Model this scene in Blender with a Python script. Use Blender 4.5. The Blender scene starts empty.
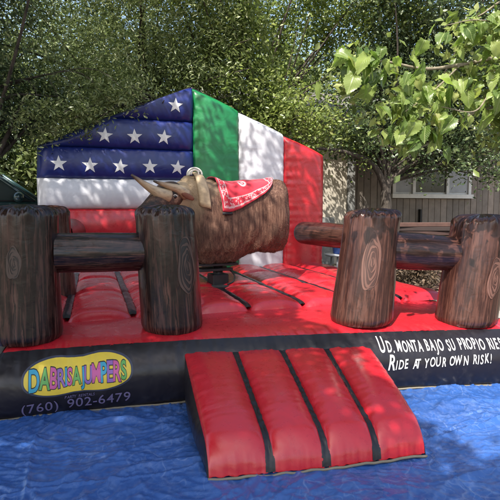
import bpy, bmesh, math, random
import numpy as np
from mathutils import Vector, Matrix, Euler
R = math.radians
PI = math.pi
random.seed(7); rng = np.random.default_rng(7)
S = bpy.context.scene
COL = S.collection

# ---------------------------------------------------------------- camera, sky, sun
cam = bpy.data.objects.new('camera', bpy.data.cameras.new('camera')); COL.objects.link(cam)
cam.location = (0, 0, 1.6)
cam.rotation_euler = (R(90-4.57), 0, R(-17.5))
cam.data.sensor_width = 36; cam.data.lens = 36
cam.data.clip_start = .05; cam.data.clip_end = 500
S.camera = cam
SUN_T = Vector((.43, .50, -.86)).normalized()        # direction the light travels
sun = bpy.data.objects.new('sun', bpy.data.lights.new('sun', 'SUN')); COL.objects.link(sun)
sun.rotation_euler = SUN_T.to_track_quat('-Z', 'Y').to_euler()
sun.data.energy = 5.0; sun.data.angle = R(.53); sun.data.color = (1, .95, .87)
W = bpy.data.worlds.new('World'); S.world = W; W.use_nodes = True
nt = W.node_tree; bg = nt.nodes['Background']
sky = nt.nodes.new('ShaderNodeTexSky'); sky.sky_type = 'NISHITA'; sky.sun_disc = False
sky.sun_elevation = math.asin(-SUN_T.z); sky.sun_rotation = math.atan2(-SUN_T.x, -SUN_T.y)
sky.air_density = 1.2; sky.dust_density = 3.0; sky.ozone_density = .4
nt.links.new(sky.outputs[0], bg.inputs[0]); bg.inputs[1].default_value = .15
S.view_settings.view_transform = 'Standard'; S.view_settings.look = 'None'
S.view_settings.exposure = 1.08; S.view_settings.gamma = 1

# ---------------------------------------------------------------- helpers
def link(o, parent=None):
    COL.objects.link(o)
    if parent is not None: o.parent = parent
    return o
def tag(o, label=None, cat=None, group=None, kind=None):
    if label: o['label'] = label
    if cat: o['category'] = cat
    if group: o['group'] = group
    if kind: o['kind'] = kind
    return o
def thing(name, label, cat, loc=(0, 0, 0), rz=0, group=None):
    o = bpy.data.objects.new(name, None); o.empty_display_size = .1
    o.location = loc; o.rotation_euler = (0, 0, rz); link(o)
    return tag(o, label, cat, group)
def mesh_obj(name, v, f, mat, parent=None, smooth=True, uv=None):
    me = bpy.data.meshes.new(name)
    me.from_pydata([tuple(map(float, p)) for p in v], [], f)
    if mat is not None: me.materials.append(mat)
    if uv is not None:
        l = me.uv_layers.new(name='UVMap')
        for lp in me.loops: l.data[lp.index].uv = uv[lp.vertex_index]
    if smooth: me.polygons.foreach_set('use_smooth', [True]*len(me.polygons))
    me.update()
    return link(bpy.data.objects.new(name, me), parent)
def bm_obj(name, bm, mat, parent=None, smooth=True):
    me = bpy.data.meshes.new(name); bm.normal_update(); bm.to_mesh(me); bm.free()
    if mat is not None: me.materials.append(mat)
    if smooth: me.polygons.foreach_set('use_smooth', [True]*len(me.polygons))
    return link(bpy.data.objects.new(name, me), parent)
def grid(name, fn, nu, nv, mat, parent=None, closeu=False, uvf=None, extra=None):
    """fn(u,v) takes numpy arrays and returns x,y,z arrays"""
    us = np.linspace(0, 1, nu+1); vs = np.linspace(0, 1, nv+1)
    U, V = np.meshgrid(us, vs, indexing='ij')
    x, y, z = fn(U, V)
    P = np.stack([x+0*U, y+0*U, z+0*U], -1).reshape(-1, 3)
    a = (np.arange(nu)[:, None]*(nv+1)+np.arange(nv)[None, :]).reshape(-1)
    F = np.stack([a, a+nv+1, a+nv+2, a+1], -1)
    me = bpy.data.meshes.new(name)
    me.vertices.add(len(P)); me.vertices.foreach_set('co', P.ravel().astype(np.float32))
    me.loops.add(F.size); me.loops.foreach_set('vertex_index', F.ravel())
    me.polygons.add(len(F)); me.polygons.foreach_set('loop_start', np.arange(len(F))*4)
    try: me.polygons.foreach_set('loop_total', np.full(len(F), 4))
    except Exception: pass
    me.polygons.foreach_set('use_smooth', np.ones(len(F), bool))
    uvl = me.uv_layers.new(name='UVMap')
    UV = np.stack([U, V], -1).reshape(-1, 2)
    uvl.data.foreach_set('uv', UV[F.ravel()].ravel().astype(np.float32))
    me.update(calc_edges=True); me.validate()
    if mat is not None: me.materials.append(mat)
    return link(bpy.data.objects.new(name, me), parent)
def box(name, a, b, mat, parent=None, bev=.004, smooth=False):
    bm = bmesh.new(); bmesh.ops.create_cube(bm, size=1)
    for v in bm.verts: v.co = Vector([(a[i]+b[i])/2+v.co[i]*(b[i]-a[i]) for i in range(3)])
    if bev: bmesh.ops.bevel(bm, geom=bm.edges[:], offset=bev, segments=1, affect='EDGES')
    return bm_obj(name, bm, mat, parent, smooth)
def tube_geo(pts, rad, n=10, cap=True):
    pts = [Vector(p) for p in pts]; v = []; f = []
    if not hasattr(rad, '__len__'): rad = [rad]*len(pts)
    up = None
    for i, p in enumerate(pts):
        t = (pts[min(i+1, len(pts)-1)]-pts[max(i-1, 0)]).normalized()
        if up is None: up = t.orthogonal().normalized()
        up = (up-t*up.dot(t)).normalized(); w = t.cross(up)
        for k in range(n):
            a = 2*PI*k/n; v.append(p+(up*math.cos(a)+w*math.sin(a))*rad[i])
    for i in range(len(pts)-1):
        for k in range(n):
            a = i*n+k; b = i*n+(k+1) % n; f.append((a, b, b+n, a+n))
    if cap:
        f.append(tuple(range(n-1, -1, -1))); m = (len(pts)-1)*n; f.append(tuple(range(m, m+n)))
    return v, f
def tube(name, pts, rad, mat, parent=None, n=10):
    v, f = tube_geo(pts, rad, n); return mesh_obj(name, v, f, mat, parent)
def joined(geos):
    V = []; F = []
    for v, f in geos:
        o = len(V); V += list(v); F += [tuple(i+o for i in q) for q in f]
    return V, F
def curve_pts(ps, n=12):
    """Catmull-Rom through points"""
    ps = [Vector(p) for p in ps]; q = [ps[0]*2-ps[1]]+ps+[ps[-1]*2-ps[-2]]; out = []
    for i in range(1, len(q)-2):
        for k in range(n):
            t = k/n
            out.append(.5*((2*q[i])+(q[i+1]-q[i-1])*t+(2*q[i-1]-5*q[i]+4*q[i+1]-q[i+2])*t*t+(3*q[i]-q[i-1]-3*q[i+1]+q[i+2])*t**3))
    out.append(ps[-1]); return out
# numpy perlin noise
_perm = rng.permutation(256)
_ga = rng.uniform(0, 2*PI, 256); _gx = np.cos(_ga); _gy = np.sin(_ga)
def perlin(x, y, seed=0):
    x = np.asarray(x, float)+seed*17.31; y = np.asarray(y, float)+seed*9.77
    xi = np.floor(x).astype(int); yi = np.floor(y).astype(int); xf = x-xi; yf = y-yi
    def g(i, j, a, b):
        h = _perm[(_perm[(xi+i) & 255]+yi+j) & 255]; return _gx[h]*a+_gy[h]*b
    u = xf**3*(xf*(xf*6-15)+10); v = yf**3*(yf*(yf*6-15)+10)
    a = g(0, 0, xf, yf)*(1-u)+g(1, 0, xf-1, yf)*u; b = g(0, 1, xf, yf-1)*(1-u)+g(1, 1, xf-1, yf-1)*u
    return (a*(1-v)+b*v)*1.4
def ridge(x, y, s, k=3): return (1-np.abs(np.clip(perlin(x, y, s), -1, 1)))**k

# ---------------------------------------------------------------- materials
class NG:
    def __init__(s, name):
        s.m = bpy.data.materials.new(name); s.m.use_nodes = True; s.t = s.m.node_tree
        s.b = s.t.nodes['Principled BSDF']; s.out = s.t.nodes['Material Output']
    def n(s, typ, **kw):
        o = s.t.nodes.new(typ)
        for k, v in kw.items():
            if k.startswith('_'): setattr(o, k[1:], v)
            else: o.inputs[k.replace('__', ' ')].default_value = v
        return o
    def l(s, a, b): s.t.links.new(a, b)
    def set(s, **kw):
        for k, v in kw.items(): s.b.inputs[k.replace('_', ' ')].default_value = v
    def coord(s, kind='Object', scale=(1, 1, 1)):
        c = s.n('ShaderNodeTexCoord'); m = s.n('ShaderNodeMapping'); m.inputs['Scale'].default_value = scale
        s.l(c.outputs[kind], m.inputs['Vector']); return m.outputs[0]
    def noise(s, vec, scale, detail=4, rough=.55, dist=0):
        o = s.n('ShaderNodeTexNoise', Scale=scale, Detail=detail, Roughness=rough, Distortion=dist); s.l(vec, o.inputs['Vector']); return o.outputs['Fac']
    def ramp(s, fac, stops, interp='LINEAR'):
        r = s.n('ShaderNodeValToRGB'); e = r.color_ramp; e.interpolation = interp
        while len(e.elements) < len(stops): e.elements.new(.5)
        for el, (p, c) in zip(e.elements, stops):
            el.position = p; el.color = (*c, 1) if len(c) == 3 else c
        s.l(fac, r.inputs[0]); return r.outputs[0]
    def mix(s, fac, a, b, mode='MIX'):
        o = s.n('ShaderNodeMix', _data_type='RGBA', _blend_type=mode)
        for i, x in ((0, fac), (6, a), (7, b)):
            if hasattr(x, 'is_linked') or hasattr(x, 'links'): s.l(x, o.inputs[i])
            else: o.inputs[i].default_value = x if i == 0 else (*x, 1)
        return o.outputs[2]
    def math(s, op, a, b=None):
        o = s.n('ShaderNodeMath', _operation=op)
        for i, x in ((0, a), (1, b)):
            if x is None: continue
            if hasattr(x, 'links'): s.l(x, o.inputs[i])
            else: o.inputs[i].default_value = x
        return o.outputs[0]
    def bump(s, h, strength=.3, dist=.01, prev=None):
        o = s.n('ShaderNodeBump', Strength=strength, Distance=dist); s.l(h, o.inputs['Height'])
        if prev is not None: s.l(prev, o.inputs['Normal'])
        s.l(o.outputs[0], s.b.inputs['Normal']); return o.outputs[0]
    def color(s, c): s.l(c, s.b.inputs['Base Color'])

def vinyl(name, c, rough=.36, dirt=.12, wr=.5, scuff=(.5, .45, .4), spec=.5, coat=.12):
    g = NG(name); v = g.coord()
    n1 = g.noise(v, 1.7, 6); n2 = g.noise(v, 14, 5, .65)
    f = g.ramp(g.math('MULTIPLY', n1, n2), [(.2, (0, 0, 0)), (.42, (1, 1, 1))])
    dark = tuple(x*.88 for x in c)
    base = g.mix(f, dark, c)
    sc = g.ramp(g.noise(v, 5, 9, .75), [(.56, (0, 0, 0)), (.75, (dirt, dirt, dirt))])
    g.color(g.mix(sc, base, scuff))
    g.l(g.ramp(n2, [(.3, (rough-.08,)*3), (.7, (rough+.1,)*3)]), g.b.inputs['Roughness'])
    w = g.coord(scale=(1, 1, 1))
    big = g.noise(w, 3.2, 2, .5, 1.2); b1 = g.bump(big, wr*.5, .05)
    # soft creases
    cr = g.ramp(g.noise(w, 6.5, 2, .4, 1.6), [(.4, (0, 0, 0)), (.5, (1, 1, 1)), (.6, (0, 0, 0))])
    b2 = g.bump(cr, wr*.07, .010, b1)
    g.bump(g.noise(v, 900, 2), .04, .001, b2)
    g.set(Specular_IOR_Level=spec, Coat_Weight=coat, Coat_Roughness=.25)
    return g.m
M = {}
M['red'] = vinyl('red vinyl', (.46, .014, .024), .30, .05, .45, coat=.25)
M['black'] = vinyl('black vinyl', (.010, .008, .011), .34, .04, .4, spec=.4, coat=.06)
M['white'] = vinyl('white vinyl', (.56, .56, .60), .40)
M['blue'] = vinyl('blue vinyl', (.008, .018, .135), .36, .04, .45)
M['green'] = vinyl('green vinyl', (.008, .18, .055), .4, .06)
M['hem'] = vinyl('hem webbing', (.17, .15, .11), .7)

def log_mat(name, dark, mid, light):
    g = NG(name); v = g.coord('UV', (1, 1, 1))
    streak = g.coord('UV', (40, 1.6, 1)); s1 = g.noise(streak, 1.0, 5, .6, .7)
    fine = g.coord('UV', (85, 5, 1)); s2 = g.noise(fine, 1, 4, .6, .4)
    blot = g.noise(g.coord('UV', (3.2, 1.3, 1)), 1.6, 5, .6)
    c = g.ramp(s1, [(.34, dark), (.5, mid), (.66, light)])
    c = g.mix(g.ramp(s2, [(.44, (1, 1, 1)), (.54, (0, 0, 0))]), c, dark)
    c2 = g.mix(g.ramp(blot, [(.52, (0, 0, 0)), (.72, (.55,)*3)]), c, light)
    g.color(c2)
    o = g.coord(); b1 = g.bump(g.noise(g.coord('UV', (9, 1.4, 1)), 1, 2, .4, .8), .35, .03)
    g.bump(g.noise(o, 9, 3, .5, 1.0), .25, .012, b1)
    g.set(Roughness=.27, Coat_Weight=.0, Specular_IOR_Level=.40)
    return g.m
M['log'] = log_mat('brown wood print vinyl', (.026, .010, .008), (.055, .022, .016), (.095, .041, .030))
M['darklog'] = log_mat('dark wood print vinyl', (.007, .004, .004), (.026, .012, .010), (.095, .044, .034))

def simple(name, c, rough=.5, metal=0, var=.25, scale=8, bump=.2, bd=.004, **kw):
    g = NG(name); v = g.coord(); n = g.noise(v, scale, 7, .65)
    g.color(g.mix(g.ramp(n, [(.3, (0, 0, 0)), (.7, (1, 1, 1))]), tuple(x*(1-var) for x in c), tuple(min(1, x*(1+var)) for x in c)))
    g.set(Roughness=rough, Metallic=metal, **kw)
    if bump: g.bump(n, bump, bd)
    return g.m
M['print_white'] = simple('white paint print', (.50, .50, .50), .5, var=.25, scale=30)
M['print_black'] = simple('black print', (.012, .012, .015), .5, var=.1)
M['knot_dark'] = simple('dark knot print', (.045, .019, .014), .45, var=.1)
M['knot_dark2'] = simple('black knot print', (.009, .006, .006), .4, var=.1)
M['knot_light'] = simple('light knot print', (.115, .054, .040), .45, var=.2)
M['knot_dim'] = simple('dim brown knot print', (.06, .035, .026), .45, var=.2)
M['star'] = simple('star print', (.62, .62, .63), .5, var=.06)

# ---------------------------------------------------------------- ground and tarp
g = NG('bare earth'); v = g.coord()
n = g.noise(v, 2.2, 9, .7); g.color(g.ramp(n, [(.3, (.07, .055, .04)), (.55, (.15, .12, .085)), (.75, (.22, .19, .14))]))
g.set(Roughness=.95); g.bump(g.noise(v, 12, 8, .75), .7, .03)
def ground_h(x, y): return .30/(1+np.exp(-(y-9.2)*4))*1.0+perlin(x*.3, y*.3, 3)*.05*np.clip((np.hypot(x-2, y-5)-6)/6, 0, 1)
def gfn(U, V):
    a = (U*2-1); b = (V*2-1)
    x = 2+np.sign(a)*np.abs(a)**2.2*150; y = 6+np.sign(b)*np.abs(b)**2.2*150
    return x, y, ground_h(x, y)
tag(grid('ground', gfn, 160, 160, g.m), 'bare brown earth of the yard under and around the bounce bed', kind='structure')
M['concrete'] = simple('pale concrete', (.24, .225, .20), .85, var=.15, scale=6)
o = grid('concrete_path', lambda U, V: (4.55+U*1.5, 1.5+V*7.0, .03+0*U), 8, 20, M['concrete'])
tag(o, 'pale concrete path strip right of the inflatable', kind='structure')

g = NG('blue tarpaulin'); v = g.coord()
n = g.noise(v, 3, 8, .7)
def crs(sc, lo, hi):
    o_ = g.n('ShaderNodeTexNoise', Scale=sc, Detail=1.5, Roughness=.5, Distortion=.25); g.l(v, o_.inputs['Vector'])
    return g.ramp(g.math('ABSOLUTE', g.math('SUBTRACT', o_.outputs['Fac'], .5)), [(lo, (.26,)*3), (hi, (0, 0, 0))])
cw = g.math('MAXIMUM', crs(4.2, .002, .014), g.math('MULTIPLY', crs(11, .004, .022), .6))  # pale crease lines: stress whitening, with the tarp's glints put into the colour
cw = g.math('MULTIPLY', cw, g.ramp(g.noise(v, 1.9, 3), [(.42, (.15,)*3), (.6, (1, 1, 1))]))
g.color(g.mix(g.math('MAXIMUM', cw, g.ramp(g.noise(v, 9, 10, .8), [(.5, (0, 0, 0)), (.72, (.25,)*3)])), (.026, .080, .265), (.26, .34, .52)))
g.l(g.ramp(n, [(.3, (.20,)*3), (.7, (.38,)*3)]), g.b.inputs['Roughness'])
def rdg(sc, det, src=v):
    o_ = g.n('ShaderNodeTexNoise', _noise_type='RIDGED_MULTIFRACTAL', Scale=sc, Detail=det, Roughness=.55, Lacunarity=2.3, Offset=.9, Gain=1.6); g.l(src, o_.inputs['Vector']); return o_.outputs['Fac']
b1 = g.bump(rdg(2.6, 2), .28, .020); b2 = g.bump(rdg(7.0, 2.5, g.coord(scale=(1, 1.6, 1))), .16, .006, b1); g.bump(g.noise(v, 420, 2), .06, .001, b2)
g.set(Specular_IOR_Level=.55)
def tarp_fn(U, V):
    x = -3.4+U*7.7
    y = np.where(V < .88, 1.0+V/.88*3.9, 4.9+(V-.88)/.12*4.4)
    wx = x+.25*perlin(x*1.3, y*1.3, 1); wy = y+.25*perlin(x*1.3, y*1.3, 2)
    z = .012*perlin(x*1.0, y*1.0, 8)-.012
    for k, (an, f1, f2, am, pw) in enumerate([(.1, .5, 1.9, .022, 9), (1.35, .5, 2.1, .018, 10), (-.7, .5, 2.4, .018, 10), (1.2, .9, 3.4, .009, 7), (-.6, 1.2, 4.4, .009, 7), (.5, 2.0, 6.5, .010, 5), (-1.1, 2.6, 8, .008, 5), (.9, 4, 11, .010, 4), (-.2, 5, 15, .009, 4), (1.5, 7, 19, .006, 4), (-.8, 8, 16, .005, 3), (.3, 6, 22, .005, 4)]):
        a_ = wx*math.cos(an)+wy*math.sin(an); b_ = -wx*math.sin(an)+wy*math.cos(an)
        z = z+am*ridge(a_*f1, b_*f2, 20+k, pw)*np.clip(.55+1.2*perlin(x*.9, y*.9, 40+k), 0, 1)
    for fx in (-1.6, -.4, .8, 2.0, 3.2): z = z+.010*np.exp(-((x-fx+.02*perlin(y*2, y*0, 55))/.012)**2)
    for fy in (1.9, 2.9): z = z+.010*np.exp(-((y-fy+.02*perlin(x*2, x*0, 56))/.012)**2)
    edge = np.minimum(np.minimum(U, 1-U)*7.7, np.minimum(V*4, 1))
    return x+.04*perlin(y*1.2, x*0+3, 9), y, .030+np.maximum(z, -.026)*np.where(y > 4.3, .4, 1)*np.clip(.3+edge*3, 0, 1)
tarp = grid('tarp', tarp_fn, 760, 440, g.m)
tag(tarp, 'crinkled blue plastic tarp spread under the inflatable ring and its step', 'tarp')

# ---------------------------------------------------------------- the inflatable ring
BED = thing('inflatable_bed', 'red and black inflatable ring with log posts and a two flag back wall', 'inflatable', (1.65, 5.8, 0))
def P(o):      # keep world placement while parenting to the bed empty
    o.location = (-1.65, -5.8, 0); o.parent = BED; return o
_c = np.polyfit([-.78, -.3, .2, .65, 1.5, 2.5, 3.4, 4.0], [3.99, 3.985, 3.97, 3.94, 3.84, 3.67, 3.49, 3.36], 3)
def Y0(x): return np.polyval(_c, x)
XL, XR, YB = -.82, 4.02, 8.62
HW = .518
def prof(s):  # outward offset of the wall face at height fraction s
    return np.where(s > .45, .05-.19*np.abs((s-.45)/.55)**2.4, .05-.07*np.abs((.45-s)/.45)**2.4)
def seam_wr(X, s):   # puckers along the top and bottom seams
    n = perlin(X*16, s*1.2, 11)+.5*perlin(X*34, s*2, 12)
    return .010*n*(np.exp(-np.abs(1-s)*4)+.6*np.exp(-s*5))
def wallpt(X, s, off=0):
    X = np.asarray(X, float); s = np.asarray(s, float)
    s = np.clip(s, 0, 1)
    o = prof(s)+seam_wr(X, s)+.012*perlin(X*2.2, s*1.5, 13)+off
    return X, Y0(X)-o, .035+s*(HW-.035)
def base_fn(U, V):
    # perimeter walk
    n = U.shape[0]; x = np.zeros_like(U); y = np.zeros_like(U)
    L = [4.84, 5.2, 4.84, 5.2]; T = np.cumsum([0]+L)/sum(L)
    o = prof(V)
    for k in range(4):
        m = (U >= T[k]-1e-9) & (U <= T[k+1]+1e-9); t = np.clip((U-T[k])/(T[k+1]-T[k]), 0, 1)
        if k == 0:
            X = XL+t*(XR-XL); px, py, pz = wallpt(X, V); c = np.clip(1-t*30, 0, 1)-np.clip(1-(1-t)*30, 0, 1)
            xx = X-c*o; yy = py
        elif k == 1:
            Yp = Y0(XR)+t*(YB-Y0(XR)); c = np.clip(1-t*30, 0, 1)-np.clip(1-(1-t)*30, 0, 1); xx = XR+o; yy = Yp-c*o
        elif k == 2:
            X = XR-t*(XR-XL); c = np.clip(1-t*30, 0, 1)-np.clip(1-(1-t)*30, 0, 1); yy = YB+o; xx = X+c*o
        else:
            Yp = YB-t*(YB-Y0(XL)); c = np.clip(1-t*30, 0, 1)-np.clip(1-(1-t)*30, 0, 1); xx = XL-o; yy = Yp+c*o
        x = np.where(m, xx, x); y = np.where(m, yy, y)
    return x, y, .035+V*(HW-.035)
base = P(grid('base_wall', base_fn, 1200, 26, M['black']))
def hem_line(fn, n):
    return [Vector(fn(i/(n-1))) for i in range(n)]
def hl(t):
    X = XL+t*(XR-XL); p = wallpt(X, 0); return (float(p[0]), float(p[1])-.012+.006*math.sin(X*9), .040+.008*float(perlin(X*3, 0., 21)))
P(tube('hem', hem_line(hl, 200), .009, M['hem'], None, 6))
def deck_fn(U, V):
    x = XL+.14+U*(XR-XL-.28)
    yf = Y0(x)+.14
    vv = V**1.6
    y = yf+vv*(YB-.14-yf)
    d = np.minimum(np.minimum(y-yf, 9), np.minimum(x-XL-.14, XR-.14-x))
    d = np.maximum(d, 0)
    z = HW-.006+.055*(1-np.exp(-d/.16))
    n = perlin(x*15, y*1.5, 14)+.5*perlin(x*31, y*3, 15)
    z = z+.011*n*np.exp(-d/.12)+.010*perlin(x*1.8, y*1.8, 16)*np.clip(d*4, 0, 1)
    return x, y, z
deck = P(grid('deck', deck_fn, 440, 150, M['red']))

# floor pads with black seam straps between
XS = [-.80, -.25, .36, .96, 1.53, 2.14, 2.75, 3.36, 3.98]; YS = [4.83, 6.1, 7.3, 8.3]
def pad_fn(x0, x1, y0, y1, sd):
    def f(U, V):
        ex = 1-np.abs(2*U-1)**2.6; ey = 1-np.abs(2*V-1)**8
        x = x0+U*(x1-x0); y = y0+V*(y1-y0)
        z = .560+.115*np.sqrt(np.clip(ex, 0, 1))*np.clip(ey, 0, 1)**.5
        z += .006*perlin(x*5, y*4, sd)+.010*perlin(x*2, y*9, sd+1)*np.clip(1-ex, 0, 1)**.5*ey
        return x, y, z
    return f
for i in range(len(XS)-1):
    for j in range(3):
        P(grid('floor_pad', pad_fn(XS[i]+.012, XS[i+1]-.012, YS[j]+.004, YS[j+1]-.004, i*3+j), 26, 36, M['red']))
    if i:
        X = XS[i]
        P(grid('seam_strap', lambda U, V, X=X: (X+(U-.5)*.075+.006*perlin(V*9, U*0, 30), 4.90+V*3.3, .618-.03*np.exp(-V/.02)+.012*np.sin(U*PI)-.012*np.exp(-((V*3.3-1.24)/.05)**2)+.005*perlin(U*3, V*20, 31)), 6, 90, M['black']))

# log posts ------------------------------------------------------------
def post(base, top, r, h, mat, knots, kd, kl, seed, parent=True):
    bx, by, bz = base; lx, ly = top[0]-bx, top[1]-by
    rr = random.Random(seed)
    def f(U, V, off=0.):
        # V 0..1 : .0-.06 base tuck, up the side, .84-1 the cap
        th = U*2*PI
        s = V
        side = np.clip(s/.80, 0, 1)
        cap = np.clip((s-.80)/.20, 0, 1)
        rad = r*(1.06-.10*side)*(1-.10*(1-np.clip(side*14, 0, 1))**2)
        rad = rad*(1+.02*np.sin(side*PI*1.2+seed))
        z = h*.93*side
        e = .09
        # cap quarter round then flattish dome
        a = np.clip(cap/.45, 0, 1)*PI/2; b = np.clip((cap-.45)/.55, 0, 1)
        rc = rad-e*(1-np.cos(a)); rc = rc*(1-b)
        zc = h*.93+e*np.sin(a)*.75+.025*b*(2-b)
        rad2 = np.where(cap > 0, rc, rad); z2 = np.where(cap > 0, zc, z)
        pk = .8*perlin(np.cos(th)*6+seed, np.sin(th)*6, seed)+.8*perlin(np.cos(th)*14, np.sin(th)*14, seed+1)
        w = np.exp(-((z2-(h*.93+e*.5))/.07)**2)
        rad2 = rad2*(1+.085*pk*w*(1-b)); z2 = z2+.026*pk*w*(1-b)*np.where(cap > 0, 1, .3)
        wb = np.exp(-(z2/.09)**2); rad2 = rad2*(1+.022*pk*wb)
        rad2 = rad2*(1+.010*perlin(np.cos(th)*2, z2*3+np.sin(th)*2, seed+2))+off
        t = z2/h
        return bx+lx*t+rad2*np.cos(th), by+ly*t+rad2*np.sin(th), bz+z2
    # seam at the far side (theta = +90deg) : rotate U
    g0 = lambda U, V: f(U+.25, V)
    o = P(grid('log_post', g0, 120, 110, mat))
    for (ang, zf, kw, kh) in knots:            # knot rings printed on the side
        for nm, m, offs, ks in (('knot', kl, .0025, (0,)), ('knot_rings', kd, .0045, (1, .8, .58, .36, .16))):
            V = []; F = []
            if nm == 'knot':
                n = 40; rings = 8
                for q in range(rings+1):
                    for i in range(n):
                        a = 2*PI*i/n; rq = q/rings
                        V.append((kw*rq*math.cos(a), kh*rq*math.sin(a)))
                for q in range(rings):
                    for i in range(n):
                        a = q*n+i; b = q*n+(i+1) % n; F.append((a, a+n, b+n, b))
            else:
                for k in ks:
                    n = 64; o0 = len(V)
                    for i in range(n):
                        a = 2*PI*i/n; wob = 1+.06*math.sin(3*a+k*9)+.05*math.sin(5*a+seed+k*4)
                        wd = (.0055+.004*math.sin(a*2+k*7))*(.6+.4*k)
                        for d in (-wd, wd):
                            V.append(((kw*k*wob+d)*math.cos(a)+.012*(1-k), (kh*k*wob+d*1.6)*math.sin(a)))
                    for i in range(n):
                        j = (i+1) % n; F.append((o0+2*i, o0+2*j, o0+2*j+1, o0+2*i+1))
            out = []
            for (a, b) in V:
                th = ang+a/r; zz = zf*h+b; sV = zz/(h*.93)*.80
                x, y, z = f(np.array([[th/2/PI]]), np.array([[sV]]), offs); out.append((x[0, 0], y[0, 0], z[0, 0]))
            q = mesh_obj(nm, out, F, m, o)
    return o
def rail(p0, p1, r, mat, seed, r1=None, roundend=False):
    p0 = Vector(p0); p1 = Vector(p1); d = (p1-p0).normalized(); up = Vector((0, 0, 1)); sd = d.cross(up).normalized(); up = sd.cross(d)
    r1 = r1 or r; L = (p1-p0).length
    def f(U, V):
        th = (U+.25)*2*PI
        rad = r+(r1-r)*V; rad = rad*(1+.03*perlin(V*L*3, np.cos(th)*1.5, seed)+.02*np.sin(V*PI))
        if roundend:
            e = np.clip((V*L)/.14, 0, 1); rad = rad*np.sqrt(np.clip(1-(1-e)**2, .0, 1))
        k = np.exp(-np.minimum(V, 1-V)*L/.05)
        rad = rad*(1+.05*k*perlin(np.cos(th)*6, np.sin(th)*6, seed+1))
        c = [p0[i]+(p1[i]-p0[i])*V for i in range(3)]
        return tuple(c[i]+(sd[i]*np.cos(th)+up[i]*np.sin(th))*rad for i in range(3))
    return P(grid('log_rail', f, 48, 60, mat))
FA = lambda x, y: math.atan2(-y, -x)             # angle towards the camera
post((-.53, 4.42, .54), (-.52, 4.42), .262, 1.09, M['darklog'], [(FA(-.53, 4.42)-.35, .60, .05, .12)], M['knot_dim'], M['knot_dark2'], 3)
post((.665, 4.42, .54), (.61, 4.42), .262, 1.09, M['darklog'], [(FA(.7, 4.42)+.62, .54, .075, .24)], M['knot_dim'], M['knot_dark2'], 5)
post((2.40, 4.13, .55), (2.52, 4.15), .272, 1.05, M['log'], [(FA(2.40, 4.13)+.12, .56, .075, .25)], M['knot_light'], M['knot_dark'], 8)
post((3.38, 3.88, .53), (3.54, 3.90), .265, 1.01, M['log'], [(FA(3.38, 3.88)+.75, .45, .06, .18)], M['knot_light'], M['knot_dark'], 12)
post((-.47, 6.25, .54), (-.49, 6.25), .255, 1.10, M['log'], [], None, None, 15)
post((3.80, 6.15, .54), (3.84, 6.15), .255, 1.05, M['log'], [], None, None, 18)
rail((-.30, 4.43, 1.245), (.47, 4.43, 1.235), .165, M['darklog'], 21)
rail((2.68, 4.11, 1.225), (3.32, 3.93, 1.185), .178, M['log'], 22, .16)
rail((-.28, 8.05, 1.27), (-.42, 6.45, 1.29), .20, M['log'], 23, .2, True)
rail((3.38, 7.92, 1.22), (3.70, 6.3, 1.20), .185, M['log'], 24, .185, True)
rail((3.78, 5.95, 1.13), (3.58, 4.10, 1.18), .15, M['log'], 25)

# back wall --------------------------------------------------------------
WY = 8.42; TH = .27
def outline_z(x):                                    # roof line of the wall
    return 2.55+(3.62-2.55)*(1-abs(x-1.62)/2.42)
def panel(poly, mat, T, sides, wu, wv, sd, nu=40, nv=60, name='wall_panel'):
    """poly: bl, br, tr, tl in (x,z); sides (left,right,bottom,top) True = joined to a neighbour"""
    bl, br, tr, tl = [np.array(p, float) for p in poly]
    def sf(s, w, inner):
        q = 1-np.clip(s/w, 0, 1); r = np.sqrt(np.clip(1-q**2, 0, 1)); return (.60+.40*r) if inner else r
    def f(sign):
        def g_(U, V):
            x = (bl[0]*(1-U)+br[0]*U)*(1-V)+(tl[0]*(1-U)+tr[0]*U)*V
            z = (bl[1]*(1-U)+br[1]*U)*(1-V)+(tl[1]*(1-U)+tr[1]*U)*V
            t = T*sf(U, wu, sides[0])*sf(1-U, wu, sides[1])*sf(V, wv, sides[2])*sf(1-V, wv, sides[3])
            if wu > wv: e = np.minimum(U, 1-U); w = perlin(z*13, x*1.5, sd)*np.exp(-e/.16)
            else: e = np.minimum(V, 1-V); w = perlin(x*13, z*1.5, sd)*np.exp(-e/.16)
            t = t+.019*w+.012*perlin(x*1.6, z*1.6, sd+1)*np.clip(t/T*2, 0, 1)
            return x, WY+sign*t, z
        return g_
    return f
def add_panel(name, *a, nu=40, nv=60, **k):
    f = panel(*a, **k); o = P(grid(name, f(-1), nu, nv, a[1]))
    b = grid(name+'_back', f(1), 20, 30, a[1], o); b.name = 'back_face'; return o, f(-1)
XC = 1.62; XE = -.80; XF = 4.04
# american side, horizontal tubes
bands = []
def top_at(x): return outline_z(x)
for (z0, z1, m) in ((.45, 1.10, 'white'), (1.10, 1.62, 'red'), (1.62, 2.09, 'white')):
    o, f = add_panel('flag_stripe', [(XE, z0), (XC, z0), (XC, z1), (XE, z1)], M[m], TH, (False, True, True, True), .08, .5, int(z0*10), nu=90, nv=30)
def xz(z): return XE+(z-2.55)/(3.62-2.55)*(XC-XE)
b1 = add_panel('star_band', [(XE, 2.09), (XC, 2.09), (XC, 2.57), (XE+.02, 2.57)], M['blue'], TH, (False, True, True, True), .08, .5, 31, nu=90, nv=30)
b2 = add_panel('star_band', [(XE+.02, 2.57), (XC, 2.57), (XC, 3.04), (xz(3.04)-.10, 3.04)], M['blue'], TH, (False, True, True, True), .16, .5, 33, nu=90, nv=30)
b3 = add_panel('star_band', [(xz(3.04)-.10, 3.04), (XC, 3.04), (XC, 3.62), (XC-.05, 3.60)], M['blue'], TH, (False, True, True, False), .16, .5, 35, nu=90, nv=30)
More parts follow.
